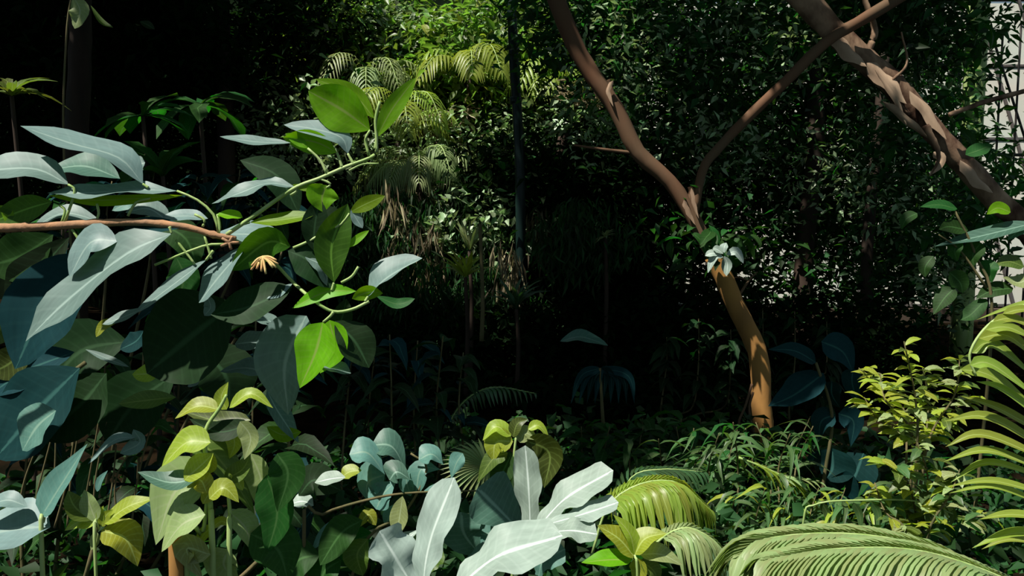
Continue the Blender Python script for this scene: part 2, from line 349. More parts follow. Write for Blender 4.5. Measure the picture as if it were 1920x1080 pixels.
#@@SETTING
# ================================================================== SETTING
def grid_ground():
    V = []; F = []; nx, ny = 60, 60
    for j in range(ny+1):
        for i in range(nx+1):
            x = -18+36*i/nx; y = -6+32*j/ny
            V.append((x, y, 0.05*math.sin(x*1.7+y)+0.04*math.sin(y*2.3-x*0.8)-0.03))
    for j in range(ny):
        for i in range(nx): a = j*(nx+1)+i; F.append((a, a+1, a+nx+2, a+nx+1))
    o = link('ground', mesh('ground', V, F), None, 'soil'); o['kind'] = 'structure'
    V = []; F = []; nx, nz = 50, 16
    for j in range(nz+1):
        for i in range(nx+1):
            x = -22+26*i/nx; u = j/nz
            V.append((x, 15.5+6*u**1.6+0.5*math.sin(x*1.3+u*5)+0.3*math.sin(x*3.1-u*7)+0.02*(x+3)**2, -0.2+7.5*u+0.3*math.sin(x*2+u*9)))
    for j in range(nz):
        for i in range(nx): a = j*(nx+1)+i; F.append((a, a+1, a+nx+2, a+nx+1))
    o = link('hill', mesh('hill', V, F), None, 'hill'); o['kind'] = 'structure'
grid_ground()
def box(name, x0, x1, y0, y1, z0, z1, parent, mat):
    o3 = off(parent); V = [(x-o3.x, y-o3.y, z-o3.z) for x in (x0, x1) for y in (y0, y1) for z in (z0, z1)]
    F = [(0, 1, 3, 2), (4, 6, 7, 5), (0, 4, 5, 1), (2, 3, 7, 6), (0, 2, 6, 4), (1, 5, 7, 3)]
    return link(name, mesh(name, V, F, smooth=False), parent, mat)
# whitewashed greenhouse side behind the trees, on a low brown wall
YW = 14.0; xw0 = P(1240, 300, YW).x; zb = P(1700, 575, YW).z
gl = bpy.data.objects.new('wall_back', None); COL.objects.link(gl); gl.location = (xw0, YW, zb); gl.rotation_euler = (-0.55, 0, 0); gl['kind'] = 'structure'
npn = 14; pw = 0.78
for i in range(npn):
    for (za, zc) in ((zb, zb+1.52), (zb+1.55, zb+3.07), (zb+3.10, zb+4.62), (zb+4.65, zb+6.1)):
        box('pane', xw0+i*pw+0.02, xw0+(i+1)*pw-0.02, YW-0.004, YW+0.004, za, zc, gl, 'pane')
for i in range(npn+1): box('mullion', xw0+i*pw-0.022, xw0+i*pw+0.022, YW-0.05, YW+0.03, zb-0.02, zb+6.15, gl, 'iron')
for k in range(5): box('rail', xw0-0.02, xw0+npn*pw+0.02, YW-0.045, YW+0.02, zb+k*1.55-0.035, zb+k*1.55+0.01, gl, 'iron')
dw = box('wall_plinth', xw0-0.5, xw0+npn*pw, YW-0.15, YW+0.2, 0, zb-0.03, None, 'brown'); dw['kind'] = 'structure'
#@@FENCE
f = thing('iron_fence', 'dark iron fence of thin upright bars before the pale glass wall at the right edge', 'fence', (P(1850, 300, 10.5).x, 10.5*0.99, 0))
fy = f.location.y; fx = f.location.x
for i in range(9):
    x = fx+i*0.2; tube('bar', [Vector((x, fy, 0.1)), Vector((x, fy, 3.9))], 0.012, 0.012, f, 'iron', n=4, seg=6)
for z in (0.5, P(1900, 300, 10.5).z+0.05): tube('rail', [Vector((fx-0.1, fy, z)), Vector((fx+1.8, fy, z))], 0.018, 0.018, f, 'iron', n=4, seg=6)
tube('brace', [P(1858, 60, 10.6), P(1925, 270, 10.6), P(1975, 430, 10.6)], 0.016, 0.016, f, 'iron', n=4, seg=6)
p0 = P(1822, 250, 10.2)
f = thing('mossy_post', 'pale mossy green upright post left of the iron fence', 'post', (p0.x, p0.y, 0))
tube('shaft', [Vector((p0.x, p0.y, 0)), Vector((p0.x, p0.y, 4.5))], 0.12, 0.115, f, 'mossy' if 'mossy' in M else 'twig', n=8, seg=12, rough=0.03)
p0 = P(964, 200, 9.6)
f = thing('green_pole', 'slim dark green painted metal pole standing upright in the middle foliage', 'pole', (p0.x, p0.y, 0))
tube('shaft', [Vector((p0.x+0.08, p0.y, 0)), P(975, 330, 9.6), P(964, 120, 9.6), P(956, -60, 9.6)], 0.055, 0.052, f, 'pole', n=12, seg=12)
tube('collar', [P(967, 195, 9.6), P(966, 182, 9.6)], 0.066, 0.066, f, 'pole', n=2, seg=12)
#@@TREES
# ================================================================== TREES
CULL += [(P(1020, 260, 11), 0.5), (P(900, 430, 10), 0.4), (P(1180, 120, 7.9), 0.4), (P(1560, 330, 8.4), 0.3), (P(520, 140, 12), 0.6), (P(700, 50, 12.5), 0.6), (P(600, 380, 10), 0.3), (P(1360, 490, 6.6), 0.25), (P(1155, 205, 7), 0.35), (P(1195, 285, 7), 0.35), (P(1265, 345, 7), 0.35), (P(1110, 120, 7), 0.25), (P(1680, 165, 7.2), 0.4), (P(1745, 235, 7.2), 0.4), (P(1400, 222, 6.6), 0.35), (P(1500, 520, 10), 0.5), (P(1100, 90, 10.5), 0.5), (P(1270, 100, 10), 0.4)]
CULL += [(P(760, 450, 9.9), 0.4), (P(960, 480, 9.8), 0.4), (P(1880, 250, 13.9), 1.1), (P(1560, 340, 13.9), 0.9), (P(1360, 280, 13.9), 0.5), (P(1180, 60, 8), 0.4), (P(1640, 450, 13.9), 0.6), (P(1890, 120, 13.9), 1.0), (P(1890, 420, 13.9), 0.8), (P(1750, 400, 10), 0.5), (P(1500, 60, 8), 0.4), (P(200, 150, 9.5), 0.16), (P(330, 150, 9.5), 0.2), (P(460, 90, 10), 0.15), (P(600, 40, 11), 0.3), (P(30, 180, 5), 0.3), (P(270, 215, 4.6), 0.25), (P(800, 200, 11), 0.9), (P(730, 150, 11), 0.7), (P(900, 120, 12), 0.9), (P(1020, 170, 11.5), 0.7), (P(1080, 60, 9), 0.35), (P(1210, 150, 9), 0.35), (P(560, 220, 11), 0.4), (P(640, 280, 11), 0.4), (P(1120, 240, 9.5), 0.3), (P(1340, 230, 9), 0.3), (P(1230, 330, 7), 0.35), (P(1450, 170, 6.8), 0.4), (P(1400, 650, 7), 0.25), (P(700, 380, 10.2), 0.3), (P(860, 380, 10.2), 0.3), (P(770, 300, 9.5), 0.4), (P(870, 480, 9), 0.28), (P(960, 560, 8.5), 0.2), (P(560, 180, 11), 0.35),
         (P(1250, 950, 4.2), 0.6), (P(1450, 900, 5), 0.5), (P(1700, 800, 4.4), 0.8), (P(1850, 800, 3), 0.8), (P(1600, 1030, 3), 0.8), (P(1800, 220, 10), 0.5), (P(1420, 240, 11), 0.35)]
def tree(name, label, trunk, d, r0, r1, mat, branches=(), blobs=(), n=0, size=0.09, fmat='cgreen', cat='tree', clump=0.2, d2=None, rough=0.06, wr=0.4, bmat=None, cull=True, keep=None, **fk):
    """trunk: px points low to high"""
    d2 = d2 or d; k = max(1, len(trunk)-1)
    pts = [P(x, y, d+(d2-d)*i/k) for i, (x, y) in enumerate(trunk)]
    if pts[0].z > 0.15: pts = [Vector((pts[0].x, pts[0].y, 0))]+pts
    t = thing(name, label, cat, ground(pts[0]))
    tube('trunk', pts, r0, r1, t, mat, n=28, seg=14, rough=rough)
    for b in branches:
        bp, br0, br1 = b[:3]; bd = b[3] if len(b) > 3 else d
        tube('limb' if br0 > 0.028 else 'branch', [P(x, y, bd) for x, y in bp], br0, br1, t, bmat or mat, n=24, seg=9, rough=rough)
    if n: foliage(t, [(P(bx, by, bd), rr) for bx, by, bd, rr in blobs], n, size, fmat, clump=clump, cull=cull, wr=wr, keep=keep, **fk)
    return t
T1 = tree('leaning_tree', 'tall bent tree, orange-brown at the foot, trunk leaning left toward the green pole', [(1432, 800), (1428, 760), (1424, 680), (1408, 630), (1378, 570), (1350, 505), (1338, 480)], 7.0, 0.078, 0.07, 'orange',
     [([(1350, 505), (1325, 460), (1298, 405), (1255, 340), (1195, 285), (1155, 205), (1110, 140), (1075, 80), (1035, -20)], 0.05, 0.072), ([(1165, 225), (1150, 185), (1140, 150)], 0.03, 0.02), ([(1190, 287), (1130, 280), (1075, 272)], 0.016, 0.008), ([(1290, 385), (1297, 362), (1294, 350)], 0.03, 0.02), ([(1384, 556), (1405, 525), (1420, 510)], 0.012, 0.005), ([(1405, 527), (1385, 520), (1372, 522)], 0.007, 0.004),
      ([(1410, 720), (1398, 760), (1385, 795), (1395, 830)], 0.01, 0.008, 6.8), ([(1412, 735), (1405, 770), (1418, 830)], 0.01, 0.008, 6.8), ([(1300, 405), (1318, 318), (1350, 275), (1400, 222), (1470, 155), (1550, 78), (1620, 35), (1720, -25)], 0.034, 0.046)],
     [(1150, 20, 8.6, (1.1, 0.9, 0.7)), (1080, 60, 8.8, (0.7, 0.6, 0.5)), (1240, 130, 8.4, (0.7, 0.6, 0.6)), (1325, 440, 7.0, (0.35, 0.3, 0.11)), (1420, 70, 8.5, (1.0, 0.9, 0.6)), (1330, 230, 8.8, (0.6, 0.7, 0.5))], 8000, 0.12, 'cgreen', bmat='bark', single=160, nper=60)
M['flake'] = barkmat('pale_bark_flake', (0.42, 0.30, 0.20), (0.26, 0.17, 0.11), 6)
T3 = tree('flaking_tree', 'thick flaking-bark trunk sloping from the top down to the right fence', [(2020, 640), (1940, 450), (1865, 372), (1790, 290), (1735, 230), (1680, 165), (1620, 110), (1560, 55), (1480, -30)], 7.2, 0.08, 0.1, 'bark2', rough=0.14,
     branches=[([(1620, 110), (1640, 60), (1625, 10), (1610, -40)], 0.03, 0.02, 7.2), ([(1735, 235), (1760, 290), (1745, 330)], 0.03, 0.004, 6.95), ([(1705, 215), (1665, 165), (1700, 120), (1690, 60)], 0.016, 0.006, 7.1), ([(1780, 215), (1850, 190), (1925, 170), (2000, 150)], 0.018, 0.02, 7.0)],
     blobs=[(1700, 50, 8, (0.9, 0.8, 0.5)), (1790, 400, 8.5, (0.35, 0.5, 0.4)), (1680, 280, 8.6, (0.6, 0.6, 0.6)), (1620, -40, 8, (1.0, 1.2, 0.4))], n=5200, size=0.12, single=100)
for px, wd, rl in [([(1625, 118), (1665, 150), (1700, 195)], 26, 35), ([(1705, 170), (1745, 215), (1775, 262)], 18, 40), ([(1655, 190), (1700, 228), (1745, 262)], 14, -30), ([(1560, 62), (1590, 95), (1625, 125)], 24, 30), ([(1750, 285), (1765, 300), (1742, 330)], 16, 10), ([(1800, 300), (1830, 335), (1862, 362)], 18, 35), ([(1640, 130), (1680, 190), (1700, 235)], 9, 0)]:
    leaf(T3, px, wd, 'flake', d=7.06, roll=rl, shape='strap', fold=-0.5, wave=0.06, wf=1.5, name='bark_flake', ragged=0.15)
for px, wd, rl in [([(1282, 375), (1290, 395), (1304, 422)], 9, 20), ([(1296, 352), (1300, 380), (1310, 410)], 7, 20), ([(1150, 150), (1140, 170), (1150, 200)], 8, 10)]:
    leaf(T1, px, wd, 'flake', d=6.9, roll=rl, shape='strap', fold=-0.5, name='bark_flake', ragged=0.15)
#@@MORETREES
def side(name, label, tr, d, r0, blobs, n, size, fm, mat='darkbark', **k): return tree(name, label, tr, d, r0, r0*0.7, mat, (), blobs, n, size, fm, **k)
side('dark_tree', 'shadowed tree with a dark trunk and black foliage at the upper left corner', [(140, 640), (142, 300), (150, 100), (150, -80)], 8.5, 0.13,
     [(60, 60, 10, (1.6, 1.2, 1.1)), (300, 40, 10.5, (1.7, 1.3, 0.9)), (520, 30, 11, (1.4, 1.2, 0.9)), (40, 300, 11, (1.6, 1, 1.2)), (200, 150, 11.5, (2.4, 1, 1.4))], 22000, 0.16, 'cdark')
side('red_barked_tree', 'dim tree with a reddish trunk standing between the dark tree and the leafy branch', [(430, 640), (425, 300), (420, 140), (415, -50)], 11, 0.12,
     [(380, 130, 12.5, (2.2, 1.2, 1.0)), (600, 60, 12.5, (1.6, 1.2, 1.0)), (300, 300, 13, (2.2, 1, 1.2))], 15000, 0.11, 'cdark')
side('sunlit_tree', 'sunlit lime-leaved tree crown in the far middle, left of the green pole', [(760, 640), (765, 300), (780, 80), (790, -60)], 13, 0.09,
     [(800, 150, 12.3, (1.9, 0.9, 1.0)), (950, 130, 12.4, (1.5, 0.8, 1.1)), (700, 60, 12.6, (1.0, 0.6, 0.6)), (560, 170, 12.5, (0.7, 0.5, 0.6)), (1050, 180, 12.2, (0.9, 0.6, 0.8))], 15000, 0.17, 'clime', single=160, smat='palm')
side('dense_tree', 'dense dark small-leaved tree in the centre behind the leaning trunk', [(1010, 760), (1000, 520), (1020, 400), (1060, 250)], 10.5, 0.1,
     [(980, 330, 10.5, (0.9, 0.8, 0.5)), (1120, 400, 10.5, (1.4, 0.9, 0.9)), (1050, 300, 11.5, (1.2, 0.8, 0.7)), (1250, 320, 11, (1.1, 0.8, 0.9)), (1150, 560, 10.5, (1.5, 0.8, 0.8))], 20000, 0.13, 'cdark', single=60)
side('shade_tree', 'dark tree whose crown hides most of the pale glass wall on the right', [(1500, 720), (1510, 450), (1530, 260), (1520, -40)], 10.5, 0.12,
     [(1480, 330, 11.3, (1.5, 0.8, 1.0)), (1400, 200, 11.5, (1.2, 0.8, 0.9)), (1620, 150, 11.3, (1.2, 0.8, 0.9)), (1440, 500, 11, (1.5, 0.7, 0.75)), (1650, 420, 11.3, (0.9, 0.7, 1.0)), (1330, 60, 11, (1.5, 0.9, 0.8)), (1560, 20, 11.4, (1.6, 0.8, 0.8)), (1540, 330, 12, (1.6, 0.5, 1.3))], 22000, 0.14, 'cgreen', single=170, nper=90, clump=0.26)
side('young_tree', 'slender tree with green leaves in front of the pale glass, under the flaking trunk', [(1640, 760), (1625, 520), (1640, 300), (1660, 100)], 9.8, 0.07,
     [(1705, 130, 10.3, (0.6, 0.6, 0.9)), (1780, 330, 10, (0.55, 0.5, 0.8)), (1730, 460, 10, (0.6, 0.5, 0.5)), (1660, 560, 10, (0.6, 0.5, 0.4)), (1890, 350, 10, (0.15, 0.25, 0.4))], 5500, 0.13, 'cgreen', single=140, nper=80, clump=0.24)
# unseen crowns added above the frame to keep the middle ground in shade
oh = thing('added_shade_crown', 'unseen tree crown added above the picture to shade the middle ground', 'tree', (-6.2, 9.5, 0))
tube('trunk', [Vector((-6.2, 9.5, 0)), Vector((-6, 9.4, 3)), Vector((-5.6, 9.2, 6))], 0.17, 0.1, oh, 'darkbark', n=14, seg=12)
for q in ((-3, 8.5, 6.2), (1.5, 8, 6.4), (-1, 11, 6.6)): tube('limb', [Vector((-5.8, 9.3, 5)), Vector(((q[0]-5.8)/2, 9, 5.9)), Vector(q)], 0.07, 0.02, oh, 'darkbark', n=12, seg=8)
fk = dict(wr=0.55, clump=0.3, cull=True)
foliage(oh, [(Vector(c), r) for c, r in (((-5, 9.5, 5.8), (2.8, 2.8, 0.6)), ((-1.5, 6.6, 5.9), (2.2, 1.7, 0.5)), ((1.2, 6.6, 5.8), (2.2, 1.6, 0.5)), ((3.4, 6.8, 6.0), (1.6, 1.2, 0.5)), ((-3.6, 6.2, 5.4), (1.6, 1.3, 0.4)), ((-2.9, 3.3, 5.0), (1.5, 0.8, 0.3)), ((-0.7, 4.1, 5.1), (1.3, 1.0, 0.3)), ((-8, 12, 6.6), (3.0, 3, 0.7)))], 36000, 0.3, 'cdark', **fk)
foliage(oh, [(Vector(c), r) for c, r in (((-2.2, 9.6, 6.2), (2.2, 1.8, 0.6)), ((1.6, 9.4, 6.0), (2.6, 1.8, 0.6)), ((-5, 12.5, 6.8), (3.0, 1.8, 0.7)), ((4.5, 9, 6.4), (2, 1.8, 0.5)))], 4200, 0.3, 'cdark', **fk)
def blobs(*b): return [(P(x, y, d), r) for x, y, d, r in b]
foliage(T1, blobs((1180, 120, 7.9, (0.7, 0.3, 0.6)), (1420, 80, 7.8, (0.9, 0.3, 0.4)), (1350, 270, 7.8, (0.5, 0.3, 0.3)), (1120, 230, 8.5, (0.5, 0.3, 0.4))), 1300, 0.09, 'cpale', clump=0.12, nper=12, cull=False)  # sparse pale sprays added to look like lit flecks
foliage(T3, blobs((1700, 130, 7.9, (0.5, 0.3, 0.5)), (1700, 360, 8.2, (0.5, 0.3, 0.4)), (1560, 330, 8.4, (0.6, 0.3, 0.4)), (1780, 520, 8.4, (0.4, 0.3, 0.3))), 1000, 0.09, 'cpale', clump=0.12, nper=12, cull=False)  # lit flecks by leaf colour here too
#@@MID
# hillside leaves: ivy over the bank, and the thicket floor
def carpet(name, label, blobs, n, size, fm, wr=0.5, cat='undergrowth', **k):
    c = P(*blobs[0][:3]); t = thing(name, label, cat, (c.x, c.y, 0))
    o = foliage(t, [(P(bx, by, bd), rr) for bx, by, bd, rr in blobs], n, size, fm, wr=wr, clump=0.05, cull=False, **k); return t
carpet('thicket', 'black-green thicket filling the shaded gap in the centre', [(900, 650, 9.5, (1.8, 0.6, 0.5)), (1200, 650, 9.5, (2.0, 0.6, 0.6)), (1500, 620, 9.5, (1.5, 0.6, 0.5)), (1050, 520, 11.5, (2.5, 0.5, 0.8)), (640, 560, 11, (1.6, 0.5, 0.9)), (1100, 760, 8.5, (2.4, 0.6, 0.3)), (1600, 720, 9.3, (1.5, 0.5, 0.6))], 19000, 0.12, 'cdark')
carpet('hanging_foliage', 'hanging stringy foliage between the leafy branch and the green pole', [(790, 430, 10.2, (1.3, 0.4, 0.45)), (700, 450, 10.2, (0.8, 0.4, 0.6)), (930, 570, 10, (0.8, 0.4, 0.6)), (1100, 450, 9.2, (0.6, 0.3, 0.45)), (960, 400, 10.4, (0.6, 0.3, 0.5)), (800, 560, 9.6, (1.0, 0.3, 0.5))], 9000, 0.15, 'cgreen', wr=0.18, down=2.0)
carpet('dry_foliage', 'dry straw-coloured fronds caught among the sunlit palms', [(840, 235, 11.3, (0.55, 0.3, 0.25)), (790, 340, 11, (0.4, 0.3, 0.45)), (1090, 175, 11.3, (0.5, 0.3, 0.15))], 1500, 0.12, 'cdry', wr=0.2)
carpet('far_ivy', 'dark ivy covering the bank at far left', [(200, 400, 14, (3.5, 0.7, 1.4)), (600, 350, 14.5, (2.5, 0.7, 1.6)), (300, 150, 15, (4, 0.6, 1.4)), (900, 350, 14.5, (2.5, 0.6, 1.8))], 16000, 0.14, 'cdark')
palm('feather_palm', 'sunlit feathery palm behind the tip of the leafy branch', (745, 265), 11.2, 13, 1.0, 'palm', ll=0.36, seed=3, nl=18, lw=0.024, tr=0.03, rise=0.7)
palm('feather_palm', 'taller lime feathery palm rising just above the branch tip', (690, 185), 11.6, 11, 0.9, 'palmpale', ll=0.34, seed=13, nl=16, lw=0.022, tr=0.03, rise=0.7)
palm('grey_palm', 'greyish drooping palm below the feathery sunlit one', (790, 330), 10.8, 14, 0.85, 'palmpale', ll=0.36, seed=5, nl=20, lw=0.018, rise=0.5, droop=1.3, tr=0.03)
palm('spiky_palm', 'small lime palm left of the green pole, against the sunlit crown', (880, 150), 11.6, 12, 0.9, 'palm', ll=0.4, seed=8, nl=14, lw=0.034, tr=0.03)
palm('spiky_palm', 'small lime palm right of the green pole, against the sunlit crown', (1040, 170), 11.8, 11, 0.8, 'palm', ll=0.36, seed=18, nl=12, lw=0.034, tr=0.03)
carpet('hanging_roots', 'pale stringy aerial roots and dead fronds hanging below the grey palm', [(740, 420, 9.9, (0.25, 0.2, 0.6)), (800, 470, 9.9, (0.3, 0.2, 0.5)), (950, 500, 9.6, (0.3, 0.2, 0.35)), (1000, 430, 10, (0.35, 0.2, 0.35))], 420, 0.3, 'cdry', wr=0.06, down=4.0)
carpet('ground_cover', 'low dark leafy ground cover hiding the soil beneath all the foreground plants', [(500, 1150, 3.2, (2.4, 1.2, 0.25)), (1500, 1150, 3.4, (2.4, 1.2, 0.25)), (500, 1000, 5, (3, 1.2, 0.3)), (1700, 960, 5.2, (2.4, 1.2, 0.3)), (1100, 880, 6, (2.4, 1, 0.3))], 14000, 0.11, 'cgreen')
carpet('bright_scrub', 'scrub with sun flecks painted into its pale leaves, growing up the bank behind the feathery palms', [(820, 280, 11.0, (1.3, 0.3, 0.5)), (1010, 260, 11.0, (0.9, 0.3, 0.5)), (560, 240, 11.2, (0.8, 0.3, 0.7)), (720, 50, 12, (0.7, 0.3, 0.4)), (900, 430, 10, (0.9, 0.3, 0.5)), (950, 90, 12.0, (1.2, 0.3, 0.6))], 3600, 0.12, 'cpale', nper=12)
#@@BROM
def rosette(name, label, c, d, n, size, mat, shape='lance', wr=0.2, cat='plant', tilt=(0.1, 0.9), group=None, droop=0.6, stem=True, mats=None):
    p = P(c[0], c[1], d); t = thing(name, label, cat, (p.x, p.y, 0), group)
    if stem and p.z > 0.12: tube('stem', [Vector((p.x, p.y, 0)), Vector((p.x+0.02, p.y+0.02, p.z*0.6)), p], 0.012*d/5+0.004, 0.008*d/5+0.003, t, 'darkbark' if d > 4 else 'stem', seg=6)
    for i in range(n):
        a = 2*math.pi*(i+R_.uniform(-0.25, 0.25))/n*(1 if n < 12 else 1.618); z = R_.uniform(*tilt)
        put_leaf(t, p, Vector((math.cos(a), math.sin(a), z)), Vector((R_.uniform(-0.2, 0.2), -0.25, 1)), size*R_.uniform(0.8, 1.15), shape, wr, droop, R_.choice(mats) if mats else mat)
    return t
rosette('bromeliad', 'yellow-green spiky bromeliad with pinkish centre in the dark middle distance', (872, 520), 8.6, 22, 0.33, 'lime', 'strap', 0.12, tilt=(0.2, 2.2), droop=0.4)
rosette('bromeliad', 'pinkish upright bromeliad standing above the yellow-green one', (880, 470), 9.0, 14, 0.32, 'pale', 'strap', 0.1, tilt=(0.9, 3), droop=0.2)
rosette('spiky_plant', 'dim grass-like spiky plant right of the bromeliads', (968, 580), 8.6, 20, 0.36, 'palmdark', 'strap', 0.09, tilt=(0.4, 2.6), droop=0.6)
rosette('spiky_plant', 'small pale spiky tuft in shade left of the leaning trunk', (1135, 445), 9.0, 20, 0.13, 'pale', 'strap', 0.14, tilt=(-0.3, 2))
tube('stalk', [P(903, 640, 8.4), P(905, 560, 8.4), P(900, 420, 8.4)], 0.022, 0.016, thing('thin_trunk', 'thin brown sapling trunk right of the bromeliads', 'sapling', ground(P(903, 640, 8.4))), 'stem')
# dark umbrella rosettes upper left
rosette('umbrella_plant', 'umbrella plant with a whorl of long rounded grey-green leaves over the pale leaning leaf', (268, 218), 4.6, 12, 0.27, 'green', 'paddle', 0.3, tilt=(-0.3, 1.0), droop=0.5, cat='shrub')
rosette('umbrella_plant', 'dark umbrella plant right of the grey-green whorl', (375, 200), 5.0, 12, 0.3, 'green', 'paddle', 0.3, tilt=(-0.5, 0.8), droop=0.7, cat='shrub')
rosette('umbrella_plant', 'small olive umbrella plant cut by the left edge', (22, 180), 5.0, 11, 0.28, 'olive', 'lance', 0.22, tilt=(-0.3, 1.2), cat='shrub')
rosette('umbrella_plant', 'dim umbrella plant with three upright round leaves below the grey-green whorl', (305, 330), 4.6, 7, 0.27, 'green', 'paddle', 0.4, tilt=(0.2, 2.2), cat='shrub')
t = thing('vine', 'thin hanging vine carrying one big pale curled leaf over the upper left', 'vine', ground(P(140, 30, 4.4)))
tube('stem', [P(152, 640, 4.5), P(120, 300, 4.5), P(125, 60, 4.4), P(140, -30, 4.4)], 0.006, 0.004, t, 'stem')
leaf(t, [(135, -10), (150, 20), (140, 54)], 34, 'pale', d=4.4, roll=20, wave=0.1)
leaf(t, [(170, 10), (190, 40), (212, 52)], 10, 'olive', d=4.4, roll=30)
leaf(t, [(262, 40), (290, 55)], 14, 'dark', d=4.4, roll=30)
#@@HERO
# ================================================================== THE LEAFY BRANCH, LEFT
D = 2.0
root = Vector((P(-420, 900, D).x, P(-420, 900, D).y, 0))
A = thing('leafy_shrub', 'broad-leaved shrub whose orange-brown branch reaches in from the left to a bright green tip', 'shrub', root)
tube('branch', [root, P(-460, 900, D), P(-330, 560, D), P(-120, 440, D), (P(20, 427, D)), P(75, 425, D), P(180, 419, D), P(260, 417, D), P(345, 425, D), P(400, 440, D), P(442, 448, D)], 0.013, 0.0062, A, 'wood', n=60, seg=8, rough=0.06, knots=9)
tube('branch', [P(425, 440, D), P(480, 402, D), P(550, 354, D), P(600, 334, D), P(650, 312, D), P(700, 292, D), P(706, 265, D), P(704, 225, D), P(712, 190, D)], 0.0048, 0.0032, A, 'twig', n=30, seg=7)
tube('branch', [P(435, 448, D), P(500, 480, D+0.05), P(550, 530, D+0.05), P(592, 566, D), P(625, 584, D), P(660, 580, D), P(692, 565, D)], 0.004, 0.0035, A, 'twig', n=24, seg=7)
tube('branch', [P(600, 335, D), P(620, 345, D), P(612, 352, D)], 0.003, 0.002, A, 'twig', n=6, seg=6)
tube('branch', [P(655, 320, D), P(680, 308, D), P(710, 307, D)], 0.003, 0.002, A, 'twig', n=6, seg=6)
tube('branch', [P(550, 465, D), P(580, 452, D), P(610, 435, D), P(640, 420, D), P(655, 400, D)], 0.0035, 0.0025, A, 'twig', n=8, seg=6)
G, Y_, K, B, Gy = 'ficus', 'young', 'dark', 'blue', 'grey'
